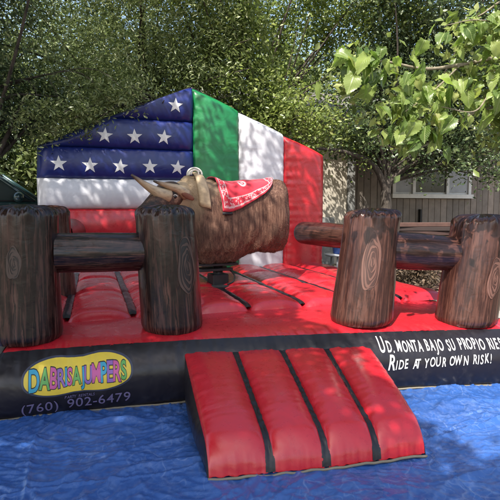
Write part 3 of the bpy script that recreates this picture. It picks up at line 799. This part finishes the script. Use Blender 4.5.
def tree(label, base, trunk_pts, r0, limbs, blobs, n, size, mat, seed, name='tree', asp=.42, per=34, spread=.2, clear=None, group=None):
    t = thing(name, label, 'tree', base, 0, group)
    off = Vector(base); G = []
    tp = curve_pts(trunk_pts, 6); G.append(tube_geo([p-off for p in tp], [r0*(1-.55*i/len(tp)) for i in range(len(tp))], 12))
    rr = random.Random(seed)
    o = mesh_obj('trunk', *G[0], M['bark'], t)
    br = []
    for l_ in limbs: 
        ps = curve_pts(l_[:-1], 6); br.append(tube_geo([p-off for p in ps], [l_[-1]*(1-.75*i/len(ps)) for i in range(len(ps))], 8))
    for b in blobs:
        for k in range(5):
            s_ = Vector(tp[-1-rr.randrange(5)]); e = Vector(b[:3])+Vector((rr.uniform(-1, 1)*b[3], rr.uniform(-1, 1)*b[4], rr.uniform(-.9, .9)*b[5]))*.9
            m1 = s_.lerp(e, .5)+Vector((rr.uniform(-.3, .3), rr.uniform(-.3, .3), rr.uniform(.0, .4)))
            ps = curve_pts([s_, m1, e], 6); br.append(tube_geo([p-off for p in ps], [.035*(1-.85*i/len(ps)) for i in range(len(ps))], 5))
    if br: V, F = joined(br); mesh_obj('branches', V, F, M['bark'], t)
    bl = [(b[0]-off.x, b[1]-off.y, b[2]-off.z, b[3], b[4], b[5]) for b in blobs]
    cl = None
    if clear: cl = lambda p: clear(p+np.array(off))
    leaves('crown', bl, n, size, mat, t, per, spread, asp, seed, clear=cl)
    return t
def keep(p):       # the crowns press against the wall, but do not grow through it; the ring stays clear
    x, y, z = p[:, 0], p[:, 1], p[:, 2]
    oz = 2.55+1.07*(1-np.abs(x-1.62)/2.42)
    inwall = (np.abs(y-8.42) < .36) & (x > -.9) & (x < 4.1) & (z < oz+.03)
    front = (y < 8.1) & (z < np.minimum(2.9, oz-.25))
    yard = (y < 7.85) & (z < 1.6+.40*y-.2) & (x > -.9)
    u = (p-np.array([5.6, 10.9, 2.1])); al = u@np.array(-SUN_T); dd = np.linalg.norm(u-al[:, None]*np.array(-SUN_T), axis=1)
    shaft = (dd < .85) & (al > 1.7) & (np.random.default_rng(4).random(len(p)) < .93)
    return ~(shaft | inwall | (front & (x > -.6) & (y > 1)) | yard)
tree('fine leaved olive green tree arching over the starry flag side from behind', (.9, 10.6, .3), [(.9, 10.6, .2), (1.0, 10.5, 2), (1.1, 10.3, 3.6)], .16,
     [], [(.2, 9.9, 4.6, 1.9, 1.3, 1.3), (1.6, 9.7, 5.2, 1.8, 1.2, 1.3), (-.6, 9.1, 4.0, 1.4, .9, .9), (.2, 8.9, 3.5, 1.1, .4, .45), (2.3, 9.6, 4.3, 1.2, .9, .8), (1.0, 9.0, 6.0, 2.0, 1.2, .9), (-.2, 7.97, 3.0, .6, .08, .22), (.75, 8.0, 3.4, .45, .07, .18)], 62000, .085, M['leaf_olive'], 11, asp=.30, clear=keep)
tree('bushy yellow green tree rising behind the green and white wall panels', (3.2, 11.0, .3), [(3.2, 11.0, .2), (3.3, 10.9, 2), (3.5, 10.6, 3.4)], .14,
     [], [(3.2, 9.9, 4.4, 1.6, 1.1, 1.3), (4.6, 10.2, 4.9, 1.7, 1.1, 1.3), (2.6, 9.4, 5.9, 1.7, 1.1, .9), (3.7, 9.2, 3.4, .9, .5, .5), (4.6, 9.3, 3.2, .8, .6, .45), (5.5, 9.8, 6.2, 1.8, 1.2, 1.0)], 56000, .085, M['leaf_lime'], 12, asp=.5, clear=keep)
tree('dark forked tree with a brown trunk before the board wall', (6.0, 9.3, .25), [(6.0, 9.3, .15), (6.02, 9.3, 1.0), (5.95, 9.3, 1.9), (6.0, 9.3, 2.4)], .17,
     [[(5.98, 9.3, 1.95), (5.6, 9.2, 2.5), (4.9, 9.1, 2.75), (4.2, 9.0, 2.8), .085], [(5.98, 9.3, 2.1), (6.4, 9.2, 2.7), (6.8, 9.1, 3.5), .08], [(6.0, 9.3, 2.3), (5.8, 9.3, 3.2), (5.4, 9.2, 4.2), .07]],
     [(4.9, 9.9, 4.0, .8, .4, .5), (6.4, 9.6, 4.3, 1.7, 1.1, 1.2), (7.8, 9.8, 4.7, 1.6, 1.1, 1.4), (5.4, 9.2, 3.3, .9, .6, .5), (7.2, 9.3, 3.3, 1.1, .7, .45), (8.8, 9.6, 3.6, 1.1, .9, .7), (5.5, 9.3, 2.85, .55, .3, .26), (6.5, 9.2, 2.75, .6, .35, .28), (7.6, 9.1, 2.7, .75, .35, .26), (8.6, 9.0, 2.6, .6, .35, .3), (5.0, 9.6, 3.5, .7, .4, .4), (7.0, 9.0, 6.0, 2.4, 1.1, .8)], 62000, .085, M['leaf_dark'], 13, asp=.55, clear=keep)
tree('dark shady tree hanging low over the parked car at the left', (-1.75, 8.35, 0), [(-1.75, 8.35, 0), (-1.7, 8.4, 1.5), (-1.5, 8.6, 2.6)], .13,
     [[(-1.6, 8.4, 1.9), (-1.2, 8.4, 2.7), (-.9, 8.5, 3.4), .05]],
     [(-2.4, 8.5, 3.8, 1.3, 1.0, 1.1), (-1.3, 8.55, 3.2, .75, .6, .62), (-1.9, 8.3, 5.0, 1.6, 1.1, .9), (-3.0, 8.3, 3.0, 1.0, .7, .9), (-.75, 8.7, 3.2, .42, .3, .3)], 34000, .08, M['leaf_dark'], 14, asp=.4, clear=keep)
hs_ = [o for o in COL.objects if o.get('label', '').startswith('dark shady tree')][0]
leaves('hanging_sprigs', [(x_+1.75, -.42+.05*k_, z_, .30, .10, .17) for k_, (x_, z_) in enumerate(((-.72, 3.0), (-.35, 3.02), (.0, 3.12), (.32, 3.28), (.62, 3.42), (-.60, 2.72), (-.1, 2.9)))], 2600, .075, M['leaf_olive'], hs_, 26, .09, .35, 77, .2)
mesh_obj('sprig_stems', *joined([tube_geo(curve_pts([(.15, .1, 3.3), (.9+.2*k_, -.2, 3.5+.06*k_), (1.1+.32*k_, -.40, 2.85+.12*k_)], 5), [.010*(1-i_/13) for i_ in range(11)], 5) for k_ in range(5)]), M['bark'], hs_)
# dense growth further back
for i, (x, y, h, m, lb) in enumerate([(-4.5, 13.5, 6, 'leaf_dark', 'tall dark tree far behind the parked car'), (-1.2, 14.5, 7, 'leaf_olive', 'tall pale green tree in the second row behind the flag peak'),
                                    (2.2, 15, 7.5, 'leaf_dark', 'tall dark tree in the second row behind the green panel'), (5.6, 16, 8, 'leaf_olive', 'tall pale tree in the second row over the stucco house'),
                                    (9.5, 16.5, 8, 'leaf_dark', 'tall dark tree behind the board house'), (13.5, 15, 8, 'leaf_dark', 'tall dark tree far right behind the board house')]):
    tree(lb, (x, y, .25), [(x, y, 0), (x+.1, y, 2.5), (x, y, 4)], .2, [], [(x, y, h*.62, 2.3, 1.3, h*.36), (x-1.2, y-.5, h*.35, 1.6, 1.0, h*.28), (x+1.4, y-.3, h*.4, 1.6, 1.0, h*.3)], 17000, .17, M[m], 30+i, asp=.6, spread=.3)
def sunny(p):
    gx = p[:, 0]+p[:, 2]*(-SUN_T.x/SUN_T.z); gy = p[:, 1]+p[:, 2]*(-SUN_T.y/SUN_T.z)
    return ~((gx > 2.28+.12*np.sin(gy*5)) & (gy > 2.45) & (gy < 5.6) & (np.random.default_rng(8).random(len(p)) < .94))
# the big shade tree left of the photographer, out of the picture, crown shaped and thinned to set shade on the ring
tree('large spreading shade tree standing out of view to the left of the ring', (-3.9, 1.2, 0), [(-3.9, 1.2, 0), (-3.8, 1.3, 2.2), (-3.5, 1.5, 4.2)], .28, [],
     [(-3.3, .2, 6.0, 2.0, 2.2, 1.2), (-2.0, 1.3, 6.1, 1.25, 1.9, .9), (-3.0, 3.2, 6.4, 2.2, 1.8, 1.1), (-2.0, 5.3, 6.9, 1.9, 1.6, .9), (-1.9, -1.2, 5.7, 1.3, 1.3, .8), (-1.45, 0, 5.9, 1.0, 1.1, .7), (-1.0, -1.5, 5.8, .8, .7, .6), (-4.6, 2.0, 5.6, 1.8, 2.2, 1.2), (.85, 4.7, 7.3, .75, .9, .5), (-.3, 4.6, 7.1, .7, .8, .4)], 66000, .12, M['leaf_olive'], 51, asp=.6, per=40, spread=.26, clear=sunny)

# ---------------------------------------------------------------- foreground branch with large leaves
MUL = thing('mulberry_tree', 'leafy tree at the right whose branch with big bright leaves reaches over the ring', 'tree', (5.2, 2.2, 0))
def mp(p): return Vector(p)-Vector((5.2, 2.2, 0))
tube('trunk', [mp(p) for p in curve_pts([(5.2, 2.2, 0), (5.15, 2.25, 1.2), (4.9, 2.4, 2.3), (4.6, 2.5, 3.2)], 6)], [.11-.003*i for i in range(19)], M['bark'], MUL, 12)
g = NG('pale twig bark'); v = g.coord(); g.color(g.ramp(g.noise(v, 30, 5), [(.3, (.10, .08, .05)), (.7, (.24, .21, .15))])); g.set(Roughness=.8); M['twig'] = g.m
BR = [([(4.75, 2.45, 2.7), (3.9, 2.9, 2.74), (3.2, 3.2, 2.80), (2.75, 3.3, 2.72), (2.45, 3.35, 2.68), (2.1, 3.4, 2.72), (1.85, 3.45, 2.66)], .022),
      ([(4.8, 2.45, 2.5), (3.8, 3.0, 2.42), (3.1, 3.25, 2.42), (2.75, 3.35, 2.28), (2.5, 3.4, 2.10), (2.35, 3.4, 2.2)], .014),
      ([(4.7, 2.5, 2.9), (3.8, 3.0, 3.1), (3.2, 3.2, 3.25), (2.9, 3.3, 3.1)], .018),
      ([(3.2, 3.2, 2.80), (2.95, 3.2, 2.5), (2.8, 3.2, 2.35), (2.55, 3.25, 2.38)], .010),
      ([(2.75, 3.3, 2.72), (2.5, 3.3, 2.5), (2.3, 3.35, 2.35)], .008),
      ([(3.3, 3.15, 2.8), (3.15, 3.2, 3.0), (2.85, 3.25, 3.05), (2.6, 3.3, 3.0)], .009),
      ([(3.6, 3.05, 2.42), (3.4, 3.1, 2.2), (3.2, 3.2, 2.05)], .008)]
brp = []
for ps, r_ in BR:
    q = curve_pts(ps, 8); brp.append(q); tube('branch', [mp(p) for p in q], [r_*(1-.7*i/len(q)) for i in range(len(q))], M['twig'], MUL, 8)
g = NG('mulberry leaf'); oi = g.n('ShaderNodeObjectInfo'); uv = g.coord('UV'); sx = g.n('ShaderNodeSeparateXYZ'); g.l(uv, sx.inputs[0])
col = g.ramp(oi.outputs['Random'], [(0, (.06, .11, .02)), (.5, (.15, .22, .045)), (.85, (.26, .33, .09)), (1, (.34, .34, .12))])
vein = g.math('PINGPONG', g.math('SUBTRACT', g.math('MULTIPLY', sx.outputs[0], 8.0), g.math('MULTIPLY', g.math('ABSOLUTE', sx.outputs[1]), 7.0)), .5)
vf = g.ramp(vein, [(.0, (.7,)*3), (.07, (0, 0, 0))]); mf = g.ramp(g.math('ABSOLUTE', sx.outputs[1]), [(.015, (.8,)*3), (.04, (0, 0, 0))])
vm = g.math('MAXIMUM', vf, mf)
col2 = g.mix(vm, col, (.30, .36, .14)); col2 = g.mix(g.ramp(g.noise(g.coord(), 30, 6, .7), [(.5, (0, 0, 0)), (.75, (.4,)*3)]), col2, (.10, .13, .03))
g.color(col2); g.set(Roughness=.36); g.bump(g.math('MULTIPLY', vm, -1.0), .5, .003)
tr = g.n('ShaderNodeBsdfTranslucent'); g.l(g.mix(1.0, col2, (1.5, 1.7, .9), 'MULTIPLY'), tr.inputs[0]); mx = g.n('ShaderNodeMixShader', Fac=.38)
g.l(g.b.outputs[0], mx.inputs[1]); g.l(tr.outputs[0], mx.inputs[2]); g.l(mx.outputs[0], g.out.inputs[0]); M['mulleaf'] = g.m
def leaf_mesh(sd):
    rr = random.Random(sd); N = 15; V = []; F = []; UV = []
    curl = rr.uniform(.15, .45); fold = rr.uniform(.15, .5)
    for i in range(N+1):
        t = i/N
        w = .44*math.sin(PI*min(1, t**.62))**.8*(1-.25*t) if 0 < t < 1 else 0.0
        ser = 1+.08*(1 if i % 2 else -1)
        x = t-(.10 if 0 < t < .12 else 0)
        for s_ in (-1, -.5, 0, .5, 1):
            y = s_*w*(ser if abs(s_) == 1 else 1)
            V.append((x-(.05*abs(s_) if t < .3 else 0), y, -curl*t*t+fold*abs(y)*.8+.03*math.sin(t*9+s_*3+sd))); UV.append((t, y))
    for i in range(N):
        for k in range(4): a = i*5+k; F.append((a, a+1, a+6, a+5))
    v, f = tube_geo([(-.22, 0, .06), (-.1, 0, .01), (0, 0, 0)], [.010, .010, .012], 4); o = len(V); V += list(v); F += [tuple(i+o for i in q) for q in f]; UV += [(0, 0)]*len(v)
    me = bpy.data.meshes.new('leaf'); me.from_pydata([tuple(p) for p in V], [], F); l = me.uv_layers.new(name='UVMap')
    for lp in me.loops: l.data[lp.index].uv = UV[lp.vertex_index]
    me.polygons.foreach_set('use_smooth', [True]*len(me.polygons)); me.materials.append(M['mulleaf']); return me
LM = [leaf_mesh(k) for k in range(6)]
rr = random.Random(5)
def put_leaf(p, size, d):
    o = bpy.data.objects.new('leaf', rr.choice(LM)); x = Vector(d).normalized(); n_ = Vector((rr.uniform(-.8, .8), rr.uniform(-1.2, -.1), rr.uniform(.1, 1.2))); y = n_.cross(x).normalized(); z = x.cross(y)
    Mx = Matrix((x, y, z)).transposed().to_4x4(); o.matrix_world = Matrix.Translation(mp(p)) @ Mx @ Matrix.Diagonal((size, size*rr.uniform(.75, 1.15), size*rr.uniform(.6, 1.9), 1)); COL.objects.link(o); o.parent = MUL
    o.matrix_parent_inverse = Matrix.Identity(4)
CL = [((1.95, 3.42, 2.64), (.20, .12, .13), 30), ((2.45, 3.32, 2.45), (.30, .14, .16), 50), ((2.40, 3.38, 2.26), (.20, .12, .13), 46), ((3.05, 3.2, 2.95), (.25, .15, .2), 40), ((3.0, 3.2, 2.6), (.3, .15, .16), 40), ((3.2, 3.2, 2.32), (.3, .15, .16), 40), ((2.75, 3.25, 2.95), (.25, .12, .15), 16), ((2.15, 3.4, 2.72), (.2, .1, .06), 12)]
for c_, s_, n_ in CL:
    for k in range(n_):
        p = Vector([c_[i]+rr.gauss(0, 1)*s_[i]*.62 for i in range(3)])
        # pull the leaf towards its nearest twig
        best = min((q for b in brp for q in b), key=lambda q: (q-p).length)
        d = p-best
        if d.length > .16: p = best+d*.16/d.length+d*.3
        put_leaf(p, rr.uniform(.075, .155), (rr.uniform(-.7, .6), rr.uniform(-.5, .3), rr.uniform(-1.6, -.1)))

leaves('small_leaves', [(c_[0]-5.2, c_[1]+.15-2.2, c_[2], s_[0]*1.15, s_[1]*1.2, s_[2]*1.2) for c_, s_, n_ in CL]+[(3.5-5.2, 3.3-2.2, 2.9, .4, .2, .35), (3.3-5.2, 3.3-2.2, 2.5, .35, .2, .3)], 1500, .075, M['leaf_lime'], MUL, 12, .10, .62, 91, .2)['kind'] = 'stuff'
# ---------------------------------------------------------------- shrub beyond the ring
t = thing('shrub', 'low dark shrub with dry brown leaves seen under the right log rail', 'shrub', (5.1, 7.3, .03))
V, F = joined([tube_geo(curve_pts([(0, 0, 0), (random.uniform(-.15, .15), random.uniform(-.1, .1), .4), (random.uniform(-.4, .4), random.uniform(-.2, .2), random.uniform(.6, .9))], 5), [.012*(1-i/14) for i in range(11)], 5) for k in range(12)])
mesh_obj('stems', V, F, M['bark'], t)
leaves('foliage', [(0, 0, .55, .5, .35, .4), (-.35, .1, .35, .35, .3, .3), (.4, 0, .4, .35, .3, .35)], 4200, .07, M['leaf_dry'], t, 14, .09, .5, 71, .3)

# ---------------------------------------------------------------- houses behind
M['board'] = [simple('brown grey board', c_, .8, var=.22, scale=5, bump=.35, bd=.006) for c_ in ((.20, .165, .138), (.18, .15, .125), (.225, .185, .155), (.16, .135, .115))]
M['trim'] = simple('white painted trim', (.62, .61, .58), .6, var=.1)
g = NG('window glass'); v = g.coord(); g.color(g.ramp(g.noise(v, 2, 3), [(.3, (.010, .012, .014)), (.7, (.03, .034, .04))])); g.set(Roughness=.06, Specular_IOR_Level=.7); M['glass'] = g.m
M['blind'] = simple('grey window blind', (.34, .35, .36), .7, var=.1)
M['roof'] = simple('grey shingle roof', (.12, .11, .10), .9)
H = thing('board_house', 'brown board sided house with a white framed window behind the forked tree', 'house', (9.3, 11.3, .28))
hp = lambda x, y, z: (x-9.3, y-11.3, z-.28)
def hbox(name, a, b, mat, parent=H, bev=.004, **k): return box(name, hp(*a), hp(*b), mat, parent, bev)
hbox('wall_core', (6.22, 11.34, .1), (13.0, 15, 3.55), M['board'][3])
wx0, wx1, wz0, wz1 = 7.42, 9.82, 2.02, 3.30
x = 6.2; rr = random.Random(3)
while x < 12.9:
    w = .195
    mt = M['board'][rr.randrange(4)]; dy = rr.uniform(0, .008)
    if x+w > wx0-.02 and x < wx1+.02:
        hbox('board', (x+.006, 11.30+dy, .12), (x+w-.006, 11.335, wz0-.12), mt, H, .004); hbox('board', (x+.006, 11.30+dy, wz1+.08), (x+w-.006, 11.335, 3.5), mt, H, .004)
    else: hbox('board', (x+.006, 11.30+dy, .12), (x+w-.006, 11.335, 3.5), mt, H, .004)
    x += w
wn = hbox('window', (wx0, 11.30, wz0), (wx1, 11.33, wz1), M['trim'])
for a, b in ((wx0+.05, 8.00), (8.10, 9.05), (9.15, wx1-.05)):
    hbox('pane', (a, 11.285, wz0+.05), (b, 11.297, wz1-.05), M['glass'] if a > 8 and a < 9 else M['blind'], wn)
for a in (wx0-.02, 8.0, 9.05, wx1-.05): hbox('frame', (a, 11.24, wz0), (a+.09, 11.284, wz1), M['trim'], wn)
hbox('frame', (wx0-.02, 11.235, wz1), (wx1+.05, 11.29, wz1+.09), M['trim'], wn)
hbox('sill', (wx0-.06, 11.19, wz0-.11), (wx1+.08, 11.29, wz0), M['trim'], wn)
bm = bmesh.new()
for p in [(5.9, 10.7, 3.45), (13.3, 10.7, 3.45), (13.3, 13.2, 4.9), (5.9, 13.2, 4.9), (13.3, 15.4, 3.5), (5.9, 15.4, 3.5)]: bm.verts.new(hp(*p))
bm.verts.ensure_lookup_table(); bm.faces.new([bm.verts[i] for i in (0, 1, 2, 3)]); bm.faces.new([bm.verts[i] for i in (3, 2, 4, 5)])
rf = bm_obj('roof', bm, M['roof'], H, False); s_ = rf.modifiers.new('s', 'SOLIDIFY'); s_.thickness = .12
box('wall_lamp_bracket', hp(8.22, 11.2, 1.05), hp(8.27, 11.29, 1.62), M['blackmetal'], H)

g = NG('cream stucco'); v = g.coord(); g.color(g.ramp(g.noise(v, 4, 7, .6), [(.3, (.40, .36, .29)), (.7, (.52, .47, .39))])); g.set(Roughness=.95); g.bump(g.noise(v, 45, 6, .7), .6, .01); M['stucco'] = g.m
M['greytrim'] = simple('grey painted wood', (.20, .20, .19), .7)
H2 = thing('stucco_house', 'cream stucco house with a grey corner board behind the red flag panel', 'house', (4.6, 10.9, .28))
box('wall', (4.6-4.6-1.9, 0, -.1), (1.30, 3, 3.4), M['stucco'], H2, .01)
box('corner_board', (1.305, -.03, -.1), (1.50, .12, 3.4), M['greytrim'], H2)
box('skirting', (-1.9, -.035, -.1), (.95, -.003, 1.15), M['greytrim'], H2)
bm = bmesh.new()
for p in [(-2.3, -.5, 3.35), (1.54, -.5, 3.35), (1.54, 1.5, 4.3), (-2.3, 1.5, 4.3), (1.54, 3.3, 3.4), (-2.3, 3.3, 3.4)]: bm.verts.new(p)
bm.verts.ensure_lookup_table(); bm.faces.new([bm.verts[i] for i in (0, 1, 2, 3)]); bm.faces.new([bm.verts[i] for i in (3, 2, 4, 5)])
rf = bm_obj('roof', bm, M['roof'], H2, False); s_ = rf.modifiers.new('s', 'SOLIDIFY'); s_.thickness = .12

# blue bin on a low grey table beyond the red panel
M['bluepl'] = simple('blue plastic', (.02, .07, .30), .35, var=.1); M['greypl'] = simple('light grey plastic', (.36, .38, .40), .45, var=.1)
T = thing('plastic_table', 'low light grey plastic table behind the right log rail', 'table', (4.75, 8.95, .03))
def lathe(name, prof_, mat, parent, n=28):
    V = [(r_*math.cos(2*PI*k/n), r_*math.sin(2*PI*k/n), z_) for r_, z_ in prof_ for k in range(n)]
    F = [(i*n+k, i*n+(k+1) % n, (i+1)*n+(k+1) % n, (i+1)*n+k) for i in range(len(prof_)-1) for k in range(n)]
    return mesh_obj(name, V, F, mat, parent)
tp = lathe('table_top', [(.0, .66), (.33, .66), (.345, .675), (.345, .69), (.33, .70), (0, .70)], M['greypl'], T)
for a in range(4): tube('leg', [(.22*math.cos(a*PI/2+.7), .22*math.sin(a*PI/2+.7), .66), (.28*math.cos(a*PI/2+.7), .28*math.sin(a*PI/2+.7), 0)], .018, M['greypl'], T, 8)
Bn = thing('blue_bucket', 'blue plastic bucket standing on the low grey table', 'bucket', (4.75, 8.95, .735))
lathe('tub', [(0, 0), (.17, 0), (.18, .01), (.21, .30), (.225, .31), (.225, .33), (.205, .33), (.165, .03), (0, .03)], M['bluepl'], Bn)
tube('bail', [(.22*math.cos(a), .0, .31-.10*math.sin(a)) for a in np.linspace(0, PI, 16)], .004, M['blackmetal'], Bn, 6)

# stack of dark timbers behind the right rail
M['timber'] = [simple('dark red brown timber', c_, .7, var=.3, scale=6, bump=.4) for c_ in ((.040, .018, .014), (.022, .012, .010), (.065, .030, .022))]
TS = thing('timber_stack', 'pile of dark reddish brown planks behind the right log rail', 'timber pile', (6.2, 8.6, .03), R(-14))
rr = random.Random(9)
for j in range(17):
    for i in range(4):
        if j == 16 and i in (0, 3): continue
        yy = i*.16-.32; a = rr.uniform(-.06, .06); z0 = j*.083; 
        if j > 12 and rr.random() < .3: continue
        o = box('plank', (-.95+a, yy, z0), (.95+a+rr.uniform(-.1, .1), yy+.145, z0+.075), M['timber'][rr.randrange(3)], TS, .006); o.rotation_euler = (rr.uniform(-.02, .02), 0, rr.uniform(-.07, .07))

# ---------------------------------------------------------------- parked car at the left
g = NG('teal car paint'); g.set(Base_Color=(.02, .055, .06, 1), Roughness=.3, Metallic=.3, Coat_Weight=.8, Coat_Roughness=.08); M['paint'] = g.m
g.bump(g.noise(g.coord(), 3, 2), .02, .01)
g = NG('tinted car glass'); g.set(Base_Color=(.16, .20, .18, 1), Roughness=.05, Specular_IOR_Level=.8); g.bump(g.noise(g.coord(), 2, 2), .03, .01); M['cglass'] = g.m
M['chrome'] = simple('bright trim', (.6, .6, .6), .2, 1, var=.05); M['amber'] = simple('amber lamp lens', (.6, .2, .03), .25, var=.05)
CAR = thing('parked_car', 'dark teal off-road wagon parked in the shade left of the flag wall', 'car', (-2.0, 10.35, .30))
prof_low = [(2.05, .42), (2.12, .62), (2.10, .98), (1.95, 1.30), (1.02, 1.47), (-2.2, 1.42), (-2.38, 1.2), (-2.42, .6), (-2.35, .40)]
def extr(name, pr, hw, mat, parent, inset=None, taper=0, bev=.05):
    bm = bmesh.new(); n = len(pr); A_ = []
    for sgn in (-1, 1): A_.append([bm.verts.new((x_, sgn*(hw-taper*max(0, z_-1.42)), z_)) for x_, z_ in pr])
    bm.faces.new(A_[0]); bm.faces.new(A_[1][::-1])
    for i in range(n): j = (i+1) % n; bm.faces.new((A_[0][j], A_[0][i], A_[1][i], A_[1][j]))
    bmesh.ops.recalc_face_normals(bm, faces=bm.faces[:])
    if bev: bmesh.ops.bevel(bm, geom=bm.edges[:], offset=bev, segments=3, affect='EDGES')
    return bm_obj(name, bm, mat, parent, True)
extr('body', prof_low, .93, M['paint'], CAR)
extr('cabin_glass', [(1.02, 1.45), (.32, 1.98), (-2.0, 1.98), (-2.2, 1.43)], .86, M['cglass'], CAR, taper=.28, bev=.02)
extr('roof', [(.36, 1.965), (.24, 2.04), (-1.95, 2.04), (-2.04, 1.965)], .74, M['paint'], CAR, bev=.03)
for sgn in (-1, 1):
    for (xa, za, xb, zb, rr_) in ((1.04, 1.455, .31, 1.99, .035), (-.35, 1.43, -.42, 1.99, .035), (-2.2, 1.43, -2.0, 1.99, .05), (-1.35, 1.43, -1.38, 1.99, .03)):
        tube('pillar', [(xa, sgn*.875, za), (xb, sgn*.715, zb)], rr_, M['paint'], CAR, 8)
    tube('window_seal', [(1.06, sgn*.90, 1.46), (-2.2, sgn*.90, 1.44)], .014, M['rubber'], CAR, 6)
    for xw in (1.35, -1.55):
        ty = tube('tyre', [(xw, sgn*.72, .38), (xw, sgn*.74, .38), (xw, sgn*.94, .38), (xw, sgn*.96, .38)], [.36, .38, .38, .36], M['rubber'], CAR, 28)
        tube('rim', [(xw, sgn*.93, .38), (xw, sgn*.972, .38)], [.22, .21], M['chrome'], ty, 20)
    for xd in (-.35, -1.35): box('door_handle', (xd+.10, sgn*.94-.02, 1.18), (xd+.28, sgn*.94+.02, 1.22), M['chrome'], CAR)
    blob('mirror', (.82, sgn*1.04, 1.52), (.09, .12, .09), M['paint'], CAR)
    box('headlight', (2.04, sgn*.66-.14, .98), (2.13, sgn*.66+.14, 1.16), M['chrome'], CAR, .02)
    box('marker_lamp', (1.90, sgn*.94-.012, 1.02), (2.03, sgn*.94+.012, 1.1), M['amber'], CAR, .004)
box('bumper', (2.08, -.9, .48), (2.2, .9, .68), M['rubber'], CAR, .03)
tube('wiper', [(1.0, -.3, 1.51), (.70, -.62, 1.735)], .009, M['rubber'], CAR, 5)
